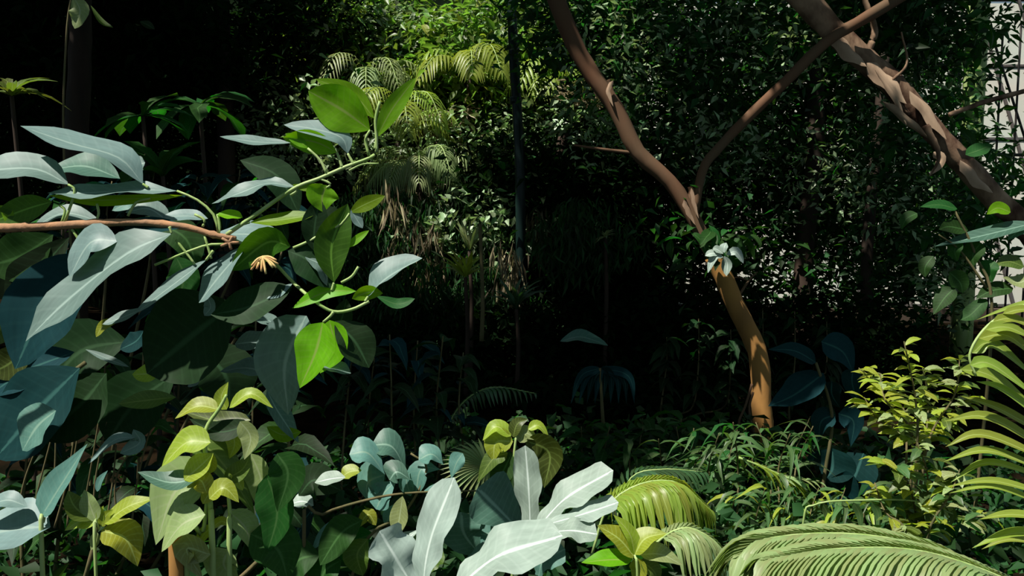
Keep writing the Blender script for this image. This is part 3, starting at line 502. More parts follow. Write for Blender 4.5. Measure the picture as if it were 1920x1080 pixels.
H = [ # px midrib, width px, material, roll, petiole, extras
 ([(268, 345), (222, 296), (130, 268), (38, 236)], 46, Gy, 60, [(278, 352)], dict(shape='ellip')),
 ([(128, 346), (70, 318), (0, 318), (-70, 330)], 52, Gy, 55, [(140, 360), (120, 420)], {}),
 ([(332, 358), (250, 356), (160, 362), (88, 362)], 26, Gy, 62, [(370, 375), (400, 402), (410, 436)], dict(wave=0.08)),
 ([(345, 366), (260, 372), (170, 375), (90, 366)], 20, Y_, -35, None, {}),
 ([(552, 350), (500, 344), (450, 362), (397, 382)], 22, Gy, 60, [(556, 358), (545, 366)], dict(wave=0.1)),
 ([(545, 268), (480, 266), (412, 256)], 17, Gy, 60, None, {}),
 ([(652, 288), (640, 258), (590, 242), (532, 234)], 36, Gy, 40, [(663, 308)], {}),
 ([(632, 286), (590, 266), (530, 258)], 44, Y_, -20, [(642, 315)], {}),
 ([(577, 278), (560, 264), (535, 250)], 20, Y_, 0, [(600, 300), (613, 326)], {}),
 ([(694, 244), (640, 205), (578, 170)], 84, Y_, -10, [(685, 262), (692, 292)], dict(shape='ellip')),
 ([(702, 222), (662, 178), (592, 148)], 36, Y_, 5, None, {}),
 ([(706, 258), (735, 205), (780, 145)], 36, Y_, 5, [(703, 280)], {}),
 ([(612, 347), (604, 370), (606, 398)], 62, Y_, 0, None, dict(shape='ovate')),
 ([(548, 346), (575, 352), (605, 345)], 14, Y_, 10, None, {}),
 ([(656, 398), (685, 383), (722, 367)], 28, Y_, 10, None, {}),
 ([(658, 392), (668, 410), (680, 428)], 20, Gy, 20, None, {}),
 ([(626, 530), (622, 460), (652, 382)], 66, G, 0, [(622, 545)], dict(fold=0.35)),
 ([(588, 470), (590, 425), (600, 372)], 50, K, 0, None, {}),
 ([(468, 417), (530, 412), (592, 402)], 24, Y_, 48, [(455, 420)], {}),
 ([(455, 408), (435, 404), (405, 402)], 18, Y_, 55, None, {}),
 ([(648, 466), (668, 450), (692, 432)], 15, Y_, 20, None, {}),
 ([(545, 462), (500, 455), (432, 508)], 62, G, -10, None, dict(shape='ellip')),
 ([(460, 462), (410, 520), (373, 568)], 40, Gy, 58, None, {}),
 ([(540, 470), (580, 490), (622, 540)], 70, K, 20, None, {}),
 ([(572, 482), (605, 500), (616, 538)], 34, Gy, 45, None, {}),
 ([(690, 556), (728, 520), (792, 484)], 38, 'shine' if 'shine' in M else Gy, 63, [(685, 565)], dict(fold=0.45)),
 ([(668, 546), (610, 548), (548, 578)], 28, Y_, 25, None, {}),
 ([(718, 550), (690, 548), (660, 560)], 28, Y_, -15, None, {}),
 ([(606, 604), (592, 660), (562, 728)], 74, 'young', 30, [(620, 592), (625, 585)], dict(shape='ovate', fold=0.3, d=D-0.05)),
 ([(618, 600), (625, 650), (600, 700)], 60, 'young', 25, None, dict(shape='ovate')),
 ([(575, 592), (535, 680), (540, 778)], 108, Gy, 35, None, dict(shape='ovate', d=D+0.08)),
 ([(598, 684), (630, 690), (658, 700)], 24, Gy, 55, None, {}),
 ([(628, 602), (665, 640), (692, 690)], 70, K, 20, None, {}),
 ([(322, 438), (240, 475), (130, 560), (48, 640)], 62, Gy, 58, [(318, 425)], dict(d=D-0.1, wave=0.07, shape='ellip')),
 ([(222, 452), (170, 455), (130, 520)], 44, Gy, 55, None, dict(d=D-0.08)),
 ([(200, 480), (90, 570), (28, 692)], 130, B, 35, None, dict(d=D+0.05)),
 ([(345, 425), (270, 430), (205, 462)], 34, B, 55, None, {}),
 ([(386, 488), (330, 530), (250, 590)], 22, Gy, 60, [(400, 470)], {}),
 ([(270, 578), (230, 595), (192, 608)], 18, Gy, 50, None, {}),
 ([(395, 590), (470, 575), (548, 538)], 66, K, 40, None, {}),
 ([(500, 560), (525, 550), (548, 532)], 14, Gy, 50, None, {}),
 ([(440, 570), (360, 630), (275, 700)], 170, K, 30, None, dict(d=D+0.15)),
 ([(98, 378), (50, 392), (-20, 418)], 50, G, 15, None, {}),
 ([(0, 385), (15, 400), (18, 425)], 20, Y_, 20, None, {}),
 ([(225, 335), (160, 312), (95, 318)], 44, 'teal', 55, None, dict(d=D+0.2)),
 ([(320, 420), (280, 392), (235, 398)], 34, Gy, 50, None, dict(d=D+0.1)),
 ([(190, 416), (120, 400), (60, 428)], 26, Gy, 55, None, dict(d=D+0.1)),
 ([(390, 410), (350, 405), (300, 408)], 22, Gy, 55, None, dict(d=D+0.1)),
 ([(210, 395), (240, 380), (245, 372)], 26, 'teal', 40, None, dict(d=D+0.15)),
 ([(250, 330), (262, 310), (272, 305)], 26, Gy, 50, None, dict(d=D+0.15)),
 ([(330, 480), (345, 520), (330, 570)], 60, 'green', 15, None, dict(d=D+0.2)),
 ([(100, 440), (40, 480), (-30, 500)], 90, 'green', 10, None, dict(d=D+0.25)),
 ([(130, 445), (60, 520), (10, 560)], 80, K, 20, None, dict(d=D+0.25)),
 ([(250, 410), (340, 440), (370, 500)], 60, 'green', 20, None, dict(d=D+0.25)),
 ([(450, 300), (520, 330), (560, 400)], 60, K, 20, None, dict(d=D+0.6)),
 ([(560, 400), (620, 420), (650, 470)], 60, K, 20, None, dict(d=D+0.3)),
 ([(400, 440), (470, 440), (530, 450)], 40, Gy, 60, None, dict(d=D+0.1)),
 ([(440, 645), (480, 640), (520, 628)], 34, Gy, 50, None, dict(d=D+0.2, shape='ovate')),
 ([(470, 595), (500, 600), (522, 612)], 24, Gy, 50, None, dict(d=D+0.2)),
 ([(505, 700), (460, 690), (412, 697)], 32, Gy, 55, None, dict(d=D+0.2, shape='ovate')),
 ([(380, 700), (368, 712), (352, 725)], 20, Gy, 50, None, dict(d=D+0.2)),
 ([(385, 550), (395, 575), (383, 592)], 22, Gy, 40, None, dict(d=D+0.1)),
 ([(500, 730), (520, 770), (560, 830)], 36, 'teal', 40, None, dict(d=D+0.25)),
 ([(500, 800), (530, 815), (565, 810)], 30, 'young', 10, None, dict(d=D+0.25)),
 ([(705, 555), (745, 570), (778, 560)], 20, 'green', 30, None, dict(d=D+0.2)),
 ([(620, 640), (640, 600), (650, 560)], 40, K, 10, None, dict(d=D+0.1)),
]
for px, wd, mt, rl, pet, ex in H:
    ex = dict(ex); dd = ex.pop('d', D)
    leaf(A, px, wd, mt, d=dd, roll=rl, petiole=pet, **ex)
for p in ([(112, 385), (122, 395), (115, 418)], [(135, 430), (150, 455), (148, 475)], [(182, 382), (185, 400), (180, 415)], [(240, 405), (255, 380), (282, 372)], [(383, 440), (392, 470), (396, 485)], [(380, 425), (383, 412), (365, 402)], [(330, 450), (350, 475), (365, 495)], [(420, 458), (380, 462), (290, 497)], [(408, 402), (412, 425), (410, 440)], [(640, 530), (660, 518), (672, 500)]):
    tube('petiole', [P(x, y, D) for x, y in p], 0.0032, 0.0028, A, 'twig', n=6, seg=6)
# dried orange flower cluster under the fork
for k in range(9):
    a = math.radians(200+k*22); c = P(492, 482, D-0.02); e = P(492+math.cos(a)*R_.uniform(18, 34), 488-math.sin(a)*R_.uniform(10, 26)+6, D-0.03)
    o = tube('flower_stub', [c, (c+e)/2+Vector((0, 0, 0.004)), e], 0.0032, 0.0025, A, 'petal', n=5, seg=6)
    o['label'] = 'orange-pink flower stub'
for k in range(5):
    a = math.radians(k*70); c = P(430, 455, D-0.01); e = P(430+math.cos(a)*18, 455-math.sin(a)*13, D-0.01)
    tube('knob', [c, e], 0.004, 0.003, A, 'wood', n=3, seg=6)
#@@LEFTLOW
# ------------------------------------------------------------------ lower left plants
c = P(-40, 900, 2.2); Bp = thing('dark_leaf_shrub', 'shrub with very large dark blue-green leaves at the left edge below the branch', 'shrub', ground(c))
tube('stem', [ground(c), P(-30, 900, 2.3), P(60, 760, 2.3), P(160, 680, 2.3)], 0.012, 0.006, Bp, 'stem')
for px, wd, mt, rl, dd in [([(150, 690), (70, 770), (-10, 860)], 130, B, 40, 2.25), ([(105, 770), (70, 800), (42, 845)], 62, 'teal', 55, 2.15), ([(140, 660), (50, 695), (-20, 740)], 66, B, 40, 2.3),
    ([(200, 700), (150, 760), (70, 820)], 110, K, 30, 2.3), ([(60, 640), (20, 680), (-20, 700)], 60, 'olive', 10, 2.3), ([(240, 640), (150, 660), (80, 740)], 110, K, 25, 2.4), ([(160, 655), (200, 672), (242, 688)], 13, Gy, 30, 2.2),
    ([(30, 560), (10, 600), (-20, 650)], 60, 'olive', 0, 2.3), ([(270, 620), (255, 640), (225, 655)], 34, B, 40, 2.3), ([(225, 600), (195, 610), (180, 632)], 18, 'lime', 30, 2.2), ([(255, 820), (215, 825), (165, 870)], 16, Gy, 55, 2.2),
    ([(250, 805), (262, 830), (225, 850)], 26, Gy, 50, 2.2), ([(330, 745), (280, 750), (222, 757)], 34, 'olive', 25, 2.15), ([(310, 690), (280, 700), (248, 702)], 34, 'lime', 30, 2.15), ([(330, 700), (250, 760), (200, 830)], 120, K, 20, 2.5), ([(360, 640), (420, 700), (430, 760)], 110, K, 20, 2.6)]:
    leaf(Bp, px, wd, mt, d=dd, roll=rl)
for k in range(10):
    x = 30+k*24; tube('stem', [P(x, 990, 2.5), P(x+R_.uniform(-20, 30), 900, 2.5), P(x+R_.uniform(-20, 60), 780+R_.uniform(-20, 60), 2.5)], 0.003, 0.002, Bp, 'stem', seg=5)
c = P(70, 1100, 1.9); t = thing('blade_plant', 'plant with one tall pointed blue-green leaf over a round greyish leaf, bottom left corner', 'plant', ground(c))
tube('stem', [ground(c), P(80, 1080, 1.9), P(82, 970, 1.9)], 0.006, 0.004, t, 'twig')
leaf(t, [(78, 968), (118, 905), (164, 832)], 44, 'teal', d=1.9, roll=50, shape='lance', fold=0.4)
leaf(t, [(95, 988), (30, 992), (-60, 1010)], 90, 'greypale' if 'greypale' in M else Gy, d=1.9, roll=48, shape='ellip')
leaf(t, [(52, 950), (10, 938), (-40, 960)], 30, Gy, d=1.9, roll=45)
leaf(t, [(60, 960), (20, 965), (-10, 985)], 40, 'green', d=1.95, roll=10)
c = P(187, 990, 1.9); t = thing('seedling', 'small yellow-green seedling with six oval veined leaves near the bottom left', 'seedling', ground(c))
tube('stem', [ground(c), P(180, 1080, 1.9), P(187, 988, 1.9)], 0.004, 0.003, t, 'twig')
for px, wd, mt, rl in [([(172, 976), (140, 950), (127, 920)], 44, 'olive', 35), ([(180, 978), (168, 945), (158, 918)], 34, 'pale', 35), ([(195, 982), (240, 950), (290, 934)], 30, 'lime', 45), ([(180, 982), (150, 978), (121, 995)], 28, 'lime', 40),
    ([(190, 995), (235, 1010), (258, 1062)], 62, 'lime', 35), ([(182, 998), (178, 1015), (170, 1032)], 18, 'pale', 30), ([(190, 988), (198, 968), (212, 955)], 20, 'lime', 10), ([(182, 922), (188, 900), (202, 882)], 12, 'teal', 30), ([(190, 985), (188, 962), (194, 948)], 14, 'lime', 20)]:
    leaf(t, px, wd, mt, d=1.9, roll=rl, shape='ovate')
c = P(400, 1040, 1.85); t = thing('lime_shrub', 'yellow-green leafy shrub with large veined drooping leaves, right of the small seedling', 'shrub', ground(c))
for s in ([(400, 1080), (395, 960), (388, 880), (385, 810), (412, 765), (425, 740)], [(430, 1080), (432, 980), (425, 900)], [(350, 1080), (380, 1000), (388, 930)]):
    tube('stem', [ground(c)]+[P(x, y, 1.85) for x, y in s], 0.007, 0.003, t, 'twig')
o = tube('stem', [ground(P(330, 1090, 1.85)), P(332, 1090, 1.85), P(338, 1020, 1.85)], 0.017, 0.014, t, 'orange'); o['label'] = 'thick orange-brown stump of stem'
for px, wd, mt, rl in [([(425, 768), (415, 745), (428, 716)], 26, 'lime', 20), ([(410, 768), (370, 762), (328, 785)], 28, 'lime', 45), ([(430, 765), (470, 738), (512, 765)], 22, 'lime', 35), ([(470, 788), (410, 790), (342, 770)], 36, 'olive', 30),
    ([(470, 795), (410, 810), (355, 785)], 40, K, 20), ([(450, 790), (470, 820), (458, 862)], 36, 'pale', 30), ([(395, 830), (350, 830), (303, 875)], 44, 'lime', 40), ([(335, 812), (365, 830), (392, 826)], 26, 'lime', 30),
    ([(340, 812), (410, 860), (478, 965)], 58, 'olive', 30), ([(470, 850), (490, 900), (495, 970)], 50, 'pale', 35), ([(385, 850), (395, 870), (385, 890)], 30, 'lime', 30), ([(388, 905), (330, 920), (292, 1022)], 88, 'pale', 35), ([(385, 965), (340, 985), (303, 1035)], 46, 'pale', 45),
    ([(392, 935), (420, 915), (448, 942)], 34, 'lime', 30), ([(400, 985), (380, 1005), (368, 1032)], 22, 'lime', 25), ([(398, 990), (415, 978), (432, 985)], 18, 'lime', 35), ([(388, 925), (375, 900), (350, 915)], 36, 'lime', 25), ([(380, 945), (395, 915), (370, 905)], 26, 'lime', 20),
    ([(375, 895), (320, 905), (258, 885)], 38, 'teal', 40), ([(420, 900), (455, 880), (470, 850)], 34, 'olive', 30), ([(430, 960), (460, 990), (470, 1030)], 46, 'pale', 35), ([(395, 1040), (350, 1030), (380, 1085)], 46, 'pale', 35), ([(430, 1030), (420, 1060), (450, 1095)], 60, 'pale', 35),
    ([(500, 890), (520, 960), (500, 1040)], 70, 'green', 20), ([(470, 1000), (520, 1030), (540, 1090)], 90, 'green', 20), ([(520, 850), (540, 890), (520, 960)], 70, 'green', 10), ([(345, 900), (380, 870), (400, 850)], 40, 'lime', 30), ([(428, 800), (440, 830), (430, 860)], 30, 'lime', 15), ([(455, 920), (440, 890), (428, 880)], 20, 'lime', 15)]:
    leaf(t, px, wd, mt, d=1.85+R_.uniform(-0.05, 0.08), roll=rl, shape='ovate', fold=0.3)
#@@BOTTOM
# ------------------------------------------------------------------ bottom centre
c = P(620, 1000, 2.6); t = thing('pinnate_shrub', 'shrub with rounded teal leaflets along a thin arching stalk at bottom centre left', 'shrub', ground(c))
tube('stem', [ground(c), P(570, 1010, 2.6), P(605, 965, 2.6), P(690, 937, 2.6), P(760, 925, 2.6), P(850, 921, 2.6), P(935, 920, 2.6)], 0.006, 0.002, t, 'stem', n=24)
tube('stem', [ground(c), P(660, 1080, 2.6), P(760, 960, 2.65), P(800, 880, 2.65), P(770, 850, 2.65)], 0.005, 0.003, t, 'stem', n=16)
for px, wd, mt, rl in [([(722, 890), (690, 850), (655, 852)], 48, 'teal', 40), ([(762, 884), (735, 838), (697, 834)], 50, 'teal', 45), ([(688, 940), (690, 905), (722, 890)], 54, 'teal', 40), ([(770, 900), (745, 885), (730, 900)], 44, 'teal', 40), ([(832, 872), (810, 852), (785, 862)], 36, 'teal', 50),
    ([(826, 880), (790, 880), (780, 925)], 40, 'teal', 35), ([(768, 884), (762, 900), (770, 930)], 28, 'teal', 30), ([(845, 900), (855, 870), (868, 850)], 32, 'teal', 30), ([(868, 935), (840, 930), (795, 920)], 36, 'teal', 40), ([(755, 930), (750, 965), (742, 1008)], 34, 'pale', 30), ([(745, 900), (720, 925), (705, 955)], 50, 'teal', 40),
    ([(648, 895), (620, 898), (590, 905)], 26, 'white', 50), ([(678, 882), (655, 885), (640, 896)], 26, 'lime', 40), ([(588, 948), (568, 940), (545, 945)], 28, 'white', 45), ([(590, 950), (560, 990), (543, 1032)], 50, 'blue', 30), ([(668, 978), (630, 985), (585, 1030)], 24, 'teal', 45),
    ([(680, 975), (640, 1000), (600, 1060)], 60, 'green', 25), ([(700, 1000), (660, 1020), (650, 1060)], 60, 'green', 30), ([(670, 990), (690, 965), (705, 985)], 24, 'lime', 20), ([(760, 935), (735, 960), (722, 985)], 24, 'teal', 30), ([(810, 960), (800, 985), (790, 1005)], 22, 'white', 45), ([(785, 995), (760, 1010), (740, 1015)], 20, 'white', 45), ([(600, 1040), (560, 1050), (530, 1085)], 70, 'green', 25), ([(640, 1050), (610, 1070), (600, 1100)], 70, 'green', 25),
    ([(690, 1010), (670, 1040), (680, 1080)], 50, 'olive', 25), ([(560, 930), (590, 900), (640, 920)], 60, K, 20), ([(500, 990), (540, 960), (570, 990)], 40, K, 20)]:
    leaf(t, px, wd, mt, d=2.6+R_.uniform(-0.03, 0.08), roll=rl, shape='obov' if mt == 'teal' else 'ellip')
c = P(880, 1200, 1.95); t = thing('silver_plant', 'large plant with long whitish wavy-edged paddle leaves at bottom centre', 'plant', ground(c))
for px, wd, mt, rl, dd in [([(790, 1130), (805, 1020), (852, 895)], 62, 'white', 40, 1.95), ([(800, 1140), (750, 1060), (712, 995)], 78, 'white', 42, 1.95), ([(995, 1040), (992, 930), (985, 835)], 50, 'white', 30, 2.15),
    ([(1000, 1000), (1060, 935), (1150, 882)], 54, 'white', 45, 2.1), ([(1020, 985), (1090, 965), (1160, 942)], 36, 'white', 50, 2.05), ([(1000, 1000), (1070, 995), (1120, 1002)], 42, 'white', 50, 2.0), ([(840, 1120), (930, 1045), (1055, 1005)], 86, 'white', 50, 1.9),
    ([(870, 1100), (900, 1060), (930, 1045)], 60, 'teal', 40, 2.0), ([(780, 1140), (800, 1060), (830, 1030)], 40, 'olive', 20, 2.05), ([(770, 1100), (790, 1060), (770, 1020)], 34, 'white', 40, 2.0)]:
    leaf(t, px, wd, mt, d=dd, roll=rl, shape='paddle', wave=0.07, wf=2.6, ragged=0.08, fold=0.12, n=18)
for px, wd, rl in [([(980, 1000), (930, 950), (895, 915)], 100, 30), ([(900, 1040), (870, 1000), (865, 960)], 90, 30), ([(980, 1050), (940, 1010), (900, 1000)], 90, 35), ([(1010, 1080), (1020, 1050), (1060, 1030)], 50, 30)]:
    leaf(t, px, wd, 'teal', d=2.2, roll=rl, shape='paddle', wave=0.05)
for x in (-60, -20, 30, 80): tube('stem', [Vector((c.x, c.y, 0)), P(880+x*0.5, 1180, 2.0), P(880+x*1.3, 1110, 2.0)], 0.008, 0.005, t, 'twig')
c = P(965, 900, 2.9); t = thing('lime_sapling', 'yellow-green sapling with drooping leaves behind the whitish paddle leaves', 'sapling', ground(c))
tube('stem', [ground(c), P(960, 1000, 2.9), P(962, 880, 2.9), P(968, 815, 2.9)], 0.006, 0.004, t, 'twig')
for px, wd, mt, rl in [([(962, 820), (970, 795), (990, 786)], 24, 'olive', 20), ([(958, 818), (930, 800), (905, 826)], 24, 'lime', 40), ([(990, 805), (1010, 798), (1030, 824)], 16, 'lime', 40), ([(962, 828), (930, 830), (925, 866)], 46, 'lime', 20), ([(952, 850), (925, 860), (895, 905)], 34, 'olive', 30),
    ([(985, 825), (1030, 850), (1020, 915)], 58, 'olive', 20), ([(975, 830), (985, 812), (1008, 825)], 28, 'pale', 30), ([(960, 850), (940, 890), (920, 920)], 46, 'green', 20)]:
    leaf(t, px, wd, mt, d=2.9, roll=rl, shape='ovate', fold=0.3)
c = P(1200, 1060, 2.9); t = thing('yellow_plant', 'small yellow plant with pointed lime leaves between the paddle leaves and the low palm', 'plant', ground(c))
tube('stem', [ground(c), P(1195, 1100, 2.9), P(1190, 1040, 2.9)], 0.006, 0.004, t, 'twig')
for px, wd, mt, rl in [([(1190, 1045), (1160, 1010), (1120, 985)], 40, 'lime', 40), ([(1190, 1040), (1210, 1010), (1250, 1000)], 40, 'lime', 40), ([(1185, 1050), (1140, 1050), (1090, 1055)], 34, 'young', 45), ([(1195, 1045), (1200, 1070), (1190, 1100)], 34, 'lime', 30), ([(1200, 1040), (1240, 1040), (1280, 1060)], 34, 'pale', 40), ([(1190, 1040), (1180, 1000), (1150, 965)], 26, 'lime', 35), ([(1200, 1050), (1225, 1070), (1235, 1095)], 30, 'olive', 30)]:
    leaf(t, px, wd, mt, d=2.9, roll=rl, shape='ovate', fold=0.3)
#@@PALMS
def hfrond(t, px, d, nl, ll, mat, objects=True, d2=None, **k):
    d2 = d2 or d; return frond(t, [P(x, y, d+(d2-d)*i/(len(px)-1)) for i, (x, y) in enumerate(px)], nl, ll, mat, objects=objects, **k)
c = P(940, 860, 3.6); t = thing('fan_palm', 'small fan palm with thin straight grey-green rays left of the lime sapling', 'palm', ground(c))
tube('stem', [ground(c), P(930, 940, 3.6), P(915, 872, 3.6)], 0.008, 0.006, t, 'twig')
for k in range(22):
    a = math.radians(100+k*9.0); x, y = 912+math.cos(a)*88, 872-math.sin(a)*75*0.8
    leaf(t, [(912, 872), ((912+x)/2, (872+y)/2-2), (x, y+8)], 5.5, 'palmpale', d=3.6, roll=20, shape='strap', fold=0.5, n=6, name='ray')
c = P(820, 830, 5.5); t = thing('arching_palm', 'dim palm whose one long frond arches over the dark gap at centre', 'palm', ground(c))
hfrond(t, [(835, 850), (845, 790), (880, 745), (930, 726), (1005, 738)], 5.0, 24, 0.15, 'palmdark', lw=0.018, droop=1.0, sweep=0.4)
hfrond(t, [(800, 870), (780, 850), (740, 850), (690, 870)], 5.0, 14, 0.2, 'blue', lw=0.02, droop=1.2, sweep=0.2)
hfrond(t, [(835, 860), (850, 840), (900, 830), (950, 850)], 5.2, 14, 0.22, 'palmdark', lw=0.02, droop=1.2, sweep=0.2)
c = P(1200, 1010, 3.6); t = thing('low_palm', 'low palm with a bright arching frond right of the whitish paddle leaves', 'palm', ground(c))
hfrond(t, [(1110, 1040), (1140, 950), (1200, 908), (1270, 905), (1330, 955)], 3.5, 30, 0.26, 'palm', lw=0.034, droop=1.1, sweep=0.35, start=0.25)
hfrond(t, [(1200, 1060), (1240, 1010), (1290, 990), (1345, 1020), (1370, 1070)], 3.2, 22, 0.2, 'palmpale', lw=0.022, droop=1.1, sweep=0.3, start=0.25)
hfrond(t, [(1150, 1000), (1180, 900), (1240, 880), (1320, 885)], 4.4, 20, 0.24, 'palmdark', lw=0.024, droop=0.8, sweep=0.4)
c = P(1500, 1100, 2.6); t = thing('broad_palm', 'palm with one broad pale green frond spread flat along the bottom right', 'palm', ground(c))
hfrond(t, [(1935, 1140), (1800, 1050), (1680, 1012), (1560, 1000), (1440, 1010), (1390, 1040)], 2.7, 56, 0.3, 'palmpale', lw=0.042, droop=0.75, sweep=0.8, start=0.02, taper=0.3)
hfrond(t, [(1960, 1120), (1820, 1060), (1700, 1030), (1560, 1030), (1440, 1050)], 2.55, 44, 0.28, 'palmpale', lw=0.042, droop=0.7, sweep=0.8, start=0.02, taper=0.3)
c = P(2000, 900, 2.6); t = thing('arching_yellow_palm', 'yellow-green palm with long curved leaflets reaching in from the right edge', 'palm', ground(c))
tube('frond', [ground(c), P(1990, 1000, 2.5), P(1960, 850, 2.5), P(1945, 720, 2.5)], 0.014, 0.008, t, 'twig')
tube('frond', [P(1830, 705, 2.5), P(1818, 665, 2.5), P(1845, 618, 2.5), P(1890, 586, 2.5), P(1960, 560, 2.5)], 0.003, 0.005, t, 'twig')
for px, wd in [([(1862, 602), (1900, 598), (1950, 622)], 14), ([(1848, 618), (1890, 614), (1945, 640)], 16), ([(1835, 634), (1890, 630), (1950, 680)], 20), ([(1822, 662), (1860, 645), (1945, 712)], 18), ([(1818, 684), (1860, 684), (1950, 750)], 17), ([(1800, 692), (1860, 706), (1950, 775)], 18),
    ([(1955, 812), (1870, 765), (1800, 742)], 16), ([(1955, 838), (1850, 782), (1768, 790)], 18), ([(1955, 858), (1840, 815), (1772, 838)], 17), ([(1955, 880), (1850, 845), (1768, 866)], 15), ([(1955, 895), (1850, 868), (1782, 905)], 14), ([(1955, 925), (1860, 902), (1775, 912)], 13), ([(1955, 945), (1860, 912), (1778, 925)], 12),
    ([(1960, 970), (1890, 965), (1835, 974)], 15), ([(1960, 1000), (1890, 1002), (1822, 1028)], 18), ([(1960, 1020), (1890, 1012), (1840, 1030)], 12), ([(1880, 588), (1920, 580), (1960, 590)], 12), ([(1960, 560), (1900, 575), (1830, 600)], 9), ([(1960, 790), (1880, 730), (1830, 715)], 14)]:
    pa = px if px[0][0] > 1950 else px
    leaf(t, pa, wd*1.05, 'palm', d=2.5+R_.uniform(-0.06, 0.06), roll=42, shape='lance' if px[0][0] > 1950 else 'strap', fold=0.35, name='leaflet', wave=0)
#@@UNDER
# ------------------------------------------------------------------ cut trunk with epiphyte, dark leaves
t = thing('epiphyte', 'small pale blue-green rosette perched on the bend of the orange-brown trunk', 'plant', P(1352, 486, 6.9))
for px, wd in [([(1356, 482), (1340, 482), (1327, 512)], 13), ([(1358, 480), (1364, 495), (1362, 518)], 18), ([(1362, 478), (1380, 472), (1394, 494)], 14), ([(1356, 476), (1345, 468), (1336, 466)], 12), ([(1358, 474), (1358, 464), (1362, 455)], 14), ([(1350, 478), (1335, 475), (1322, 480)], 12)]:
    leaf(t, px, wd*1.1, 'white', d=6.6, roll=40, shape='ellip', n=8)
c = P(1540, 880, 5.2); t = thing('large_leaf_plant', 'shadowed plant with big hanging blue-grey leaves right of the orange trunk', 'plant', ground(c))
tube('stem', [ground(c), P(1545, 900, 5.2), P(1560, 780, 5.2), P(1530, 680, 5.2)], 0.012, 0.008, t, 'stem')
for px, wd, rl in [([(1565, 778), (1540, 790), (1535, 826)], 42, 20), ([(1572, 775), (1600, 790), (1595, 838)], 42, 20), ([(1560, 715), (1560, 740), (1575, 765)], 38, 25), ([(1545, 700), (1490, 740), (1440, 762)], 56, 40), ([(1530, 680), (1490, 658), (1440, 655)], 30, 45), ([(1600, 690), (1598, 720), (1612, 760)], 36, 20), ([(1560, 840), (1560, 880), (1545, 900)], 90, 20), ([(1620, 850), (1600, 900), (1580, 940)], 80, 20), ([(1550, 900), (1570, 920), (1560, 960)], 90, 20), ([(1540, 640), (1580, 660), (1600, 700)], 50, 30)]:
    leaf(t, px, wd, 'blue', d=5.2, roll=rl, shape='lance')
c = P(1140, 750, 6.5); t = thing('hanging_leaf_plant', 'dark plant with long drooping blue-green leaves in the centre shade', 'plant', ground(c))
tube('stem', [ground(c), P(1130, 780, 6.5), P(1125, 690, 6.5)], 0.015, 0.01, t, 'stem')
for k in range(9): leaf(t, [(1125, 690), (1090+k*11, 705), (1070+k*15, 758)], 17, 'blue', d=6.5, roll=20, shape='lance')
leaf(t, [(1050, 640), (1090, 632), (1140, 648)], 22, 'teal', d=6.6, roll=60)
# undergrowth
GU = 'narrow-leaved undergrowth'
shrub('bamboo_clump', 'narrow-leaved bamboo clump in front of the orange trunk', [[(1300+i*26, 990), (1310+i*24+R_.uniform(-20, 20), 880), (1300+i*28+R_.uniform(-30, 30), 800+R_.uniform(-20, 30))] for i in range(9)], 4.7, 210, 0.2, ['bamboo', 'bamboo', 'green'], 'lance', 0.14, 0.9, cat='bamboo', sr=0.005, spread=0.5)
shrub('bamboo_clump', 'brighter bamboo clump behind the low palm frond', [[(1170+i*30, 960), (1180+i*30, 880), (1190+i*30+R_.uniform(-20, 20), 820+R_.uniform(-10, 40))] for i in range(6)], 5.2, 110, 0.2, ['bamboo', 'green'], 'lance', 0.2, 0.8, cat='bamboo', sr=0.005, spread=0.5)
shrub('bamboo_clump', 'low narrow leaves hanging between the broad pale frond and the orange trunk', [[(1360+i*50, 1010), (1370+i*50, 960), (1385+i*50, 915)] for i in range(6)], 3.9, 120, 0.17, ['bamboo', 'lime', 'bamboo'], 'lance', 0.16, 1.0, cat='bamboo', sr=0.004, spread=0.3)
shrub('leafy_bush', 'dark green leafy bush left of the low palm, behind the paddle leaves', [[(1080+i*40, 960), (1090+i*38, 870), (1100+i*36+R_.uniform(-20, 20), 800)] for i in range(6)], 5.8, 150, 0.17, ['green', 'green', 'dark'], 'ovate', 0.45, 0.7, sr=0.006, spread=0.5)
shrub('leafy_bush', 'green maple-like bush under the dark gap, left of the orange trunk', [[(1190+i*40, 890), (1200+i*38, 830), (1205+i*36, 785)] for i in range(5)], 6.0, 100, 0.2, ['green', 'bamboo'], 'ovate', 0.4, 0.8, sr=0.006, spread=0.4)
t = thing('bright_sprig', 'bright pointed palm-like sprig lit by the sun in the undergrowth', 'plant', ground(P(1450, 900, 4.3)))
hfrond(t, [(1385, 858), (1440, 880), (1490, 905), (1525, 935)], 4.2, 10, 0.17, 'palm', lw=0.03, droop=0.7, sweep=1.2)
hfrond(t, [(1440, 900), (1480, 895), (1540, 905)], 4.2, 6, 0.12, 'palmpale', lw=0.025, droop=0.4, sweep=1.2)
tube('stem', [ground(P(1450, 900, 4.3)), P(1440, 920, 4.25), P(1400, 864, 4.2)], 0.006, 0.004, t, 'twig')
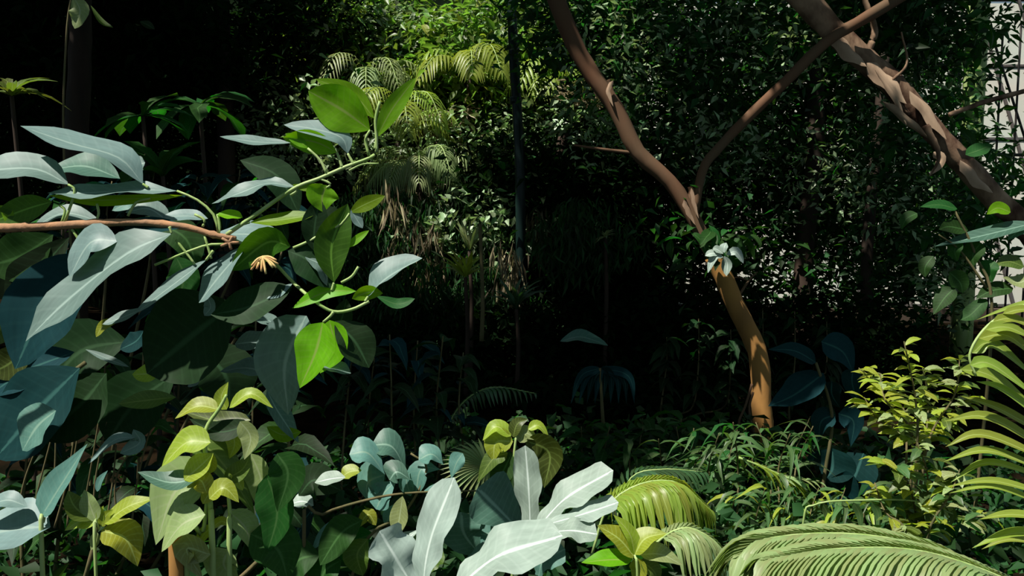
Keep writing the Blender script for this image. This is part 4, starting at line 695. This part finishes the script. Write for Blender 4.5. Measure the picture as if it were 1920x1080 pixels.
# right shrub
shrub('speckled_shrub', 'sunlit yellow-green small-leaved shrub left of the arching yellow palm', [[(1700, 830), (1690, 760), (1610, 690)], [(1720, 830), (1715, 740), (1695, 640)], [(1735, 830), (1740, 750), (1730, 690)], [(1740, 830), (1790, 740), (1800, 670)], [(1720, 830), (1650, 790), (1620, 745)], [(1740, 830), (1780, 780), (1820, 740)], [(1710, 820), (1660, 750), (1650, 700)]], 4.0, 290, 0.1, ['lime', 'pale', 'olive', 'lime'], 'ellip', 0.38, 0.4, spread=0.3, sr=0.005, zr=(-0.2, 0.6))
shrub('speckled_shrub', 'lower sunlit shrub with yellow and orange-tinged leaves beside the broad pale frond', [[(1720, 1000), (1700, 900), (1640, 860)], [(1730, 1000), (1740, 900), (1720, 830)], [(1740, 1000), (1780, 930), (1800, 880)], [(1700, 1000), (1660, 960), (1640, 905)], [(1750, 1010), (1810, 980), (1850, 960)], [(1700, 1010), (1690, 960), (1720, 920)]], 3.8, 240, 0.1, ['lime', 'pale', 'olive', 'bamboo'], 'ellip', 0.4, 0.5, spread=0.3, sr=0.005)
c = P(1530, 945, 3.7); t = thing('drooping_stalk', 'thin horizontal stalk with long leaflets hanging down before the dark leaves', 'plant', ground(P(1500, 1000, 3.7)))
tube('stem', [ground(P(1500, 1000, 3.7)), P(1505, 990, 3.7), P(1530, 946, 3.7), P(1620, 938, 3.7), P(1720, 940, 3.7), P(1790, 965, 3.7)], 0.005, 0.003, t, 'twig')
for k, x in enumerate([1540, 1600, 1635, 1680, 1728, 1752, 1775]): leaf(t, [(x, 942), (x+12, 965), (x+8+R_.uniform(-8, 8), 985+R_.uniform(0, 30))], 15, 'bamboo', d=3.7, roll=25, shape='lance', name='leaflet')
# broad leaved climber at the right
c = P(1850, 500, 5); t = thing('climber', 'climber with broad soft green leaves above the arching yellow palm', 'climber', ground(c))
tube('stem', [ground(c), P(1860, 600, 5), P(1830, 480, 5), P(1790, 395, 5)], 0.01, 0.006, t, 'stem'); tube('stem', [P(1850, 540, 5), P(1800, 470, 5), P(1760, 440, 5)], 0.008, 0.004, t, 'stem')
for px, wd, mt, rl in [([(1795, 392), (1760, 384), (1725, 388)], 18, 'green', 40), ([(1895, 398), (1870, 390), (1850, 402)], 24, 'young', 20), ([(1815, 432), (1780, 425), (1760, 430)], 26, 'green', 20), ([(1940, 418), (1850, 440), (1752, 462)], 26, 'teal', 50), ([(1940, 428), (1915, 430), (1890, 450)], 28, 'teal', 40), ([(1840, 455), (1825, 475), (1825, 500)], 38, 'green', 20),
    ([(1800, 450), (1790, 470), (1795, 490)], 26, 'green', 20), ([(1865, 490), (1855, 505), (1860, 530)], 34, 'green', 15), ([(1920, 500), (1890, 490), (1865, 498)], 26, 'olive', 30), ([(1780, 510), (1800, 530), (1805, 550)], 34, 'green', 20), ([(1750, 480), (1735, 500), (1735, 520)], 26, 'green', 20), ([(1900, 540), (1860, 545), (1830, 560)], 30, 'green', 30),
    ([(1930, 520), (1910, 530), (1880, 520)], 26, 'pale', 40), ([(1790, 540), (1770, 560), (1750, 590)], 34, 'green', 25), ([(1850, 560), (1820, 590), (1800, 600)], 30, 'green', 25), ([(1810, 290), (1840, 280), (1860, 270)], 26, 'green', 30), ([(1720, 400), (1700, 410), (1690, 430)], 22, 'green', 30)]:
    leaf(t, px, wd, mt, d=5, roll=rl, shape='ovate')
# shadow-side filler plants
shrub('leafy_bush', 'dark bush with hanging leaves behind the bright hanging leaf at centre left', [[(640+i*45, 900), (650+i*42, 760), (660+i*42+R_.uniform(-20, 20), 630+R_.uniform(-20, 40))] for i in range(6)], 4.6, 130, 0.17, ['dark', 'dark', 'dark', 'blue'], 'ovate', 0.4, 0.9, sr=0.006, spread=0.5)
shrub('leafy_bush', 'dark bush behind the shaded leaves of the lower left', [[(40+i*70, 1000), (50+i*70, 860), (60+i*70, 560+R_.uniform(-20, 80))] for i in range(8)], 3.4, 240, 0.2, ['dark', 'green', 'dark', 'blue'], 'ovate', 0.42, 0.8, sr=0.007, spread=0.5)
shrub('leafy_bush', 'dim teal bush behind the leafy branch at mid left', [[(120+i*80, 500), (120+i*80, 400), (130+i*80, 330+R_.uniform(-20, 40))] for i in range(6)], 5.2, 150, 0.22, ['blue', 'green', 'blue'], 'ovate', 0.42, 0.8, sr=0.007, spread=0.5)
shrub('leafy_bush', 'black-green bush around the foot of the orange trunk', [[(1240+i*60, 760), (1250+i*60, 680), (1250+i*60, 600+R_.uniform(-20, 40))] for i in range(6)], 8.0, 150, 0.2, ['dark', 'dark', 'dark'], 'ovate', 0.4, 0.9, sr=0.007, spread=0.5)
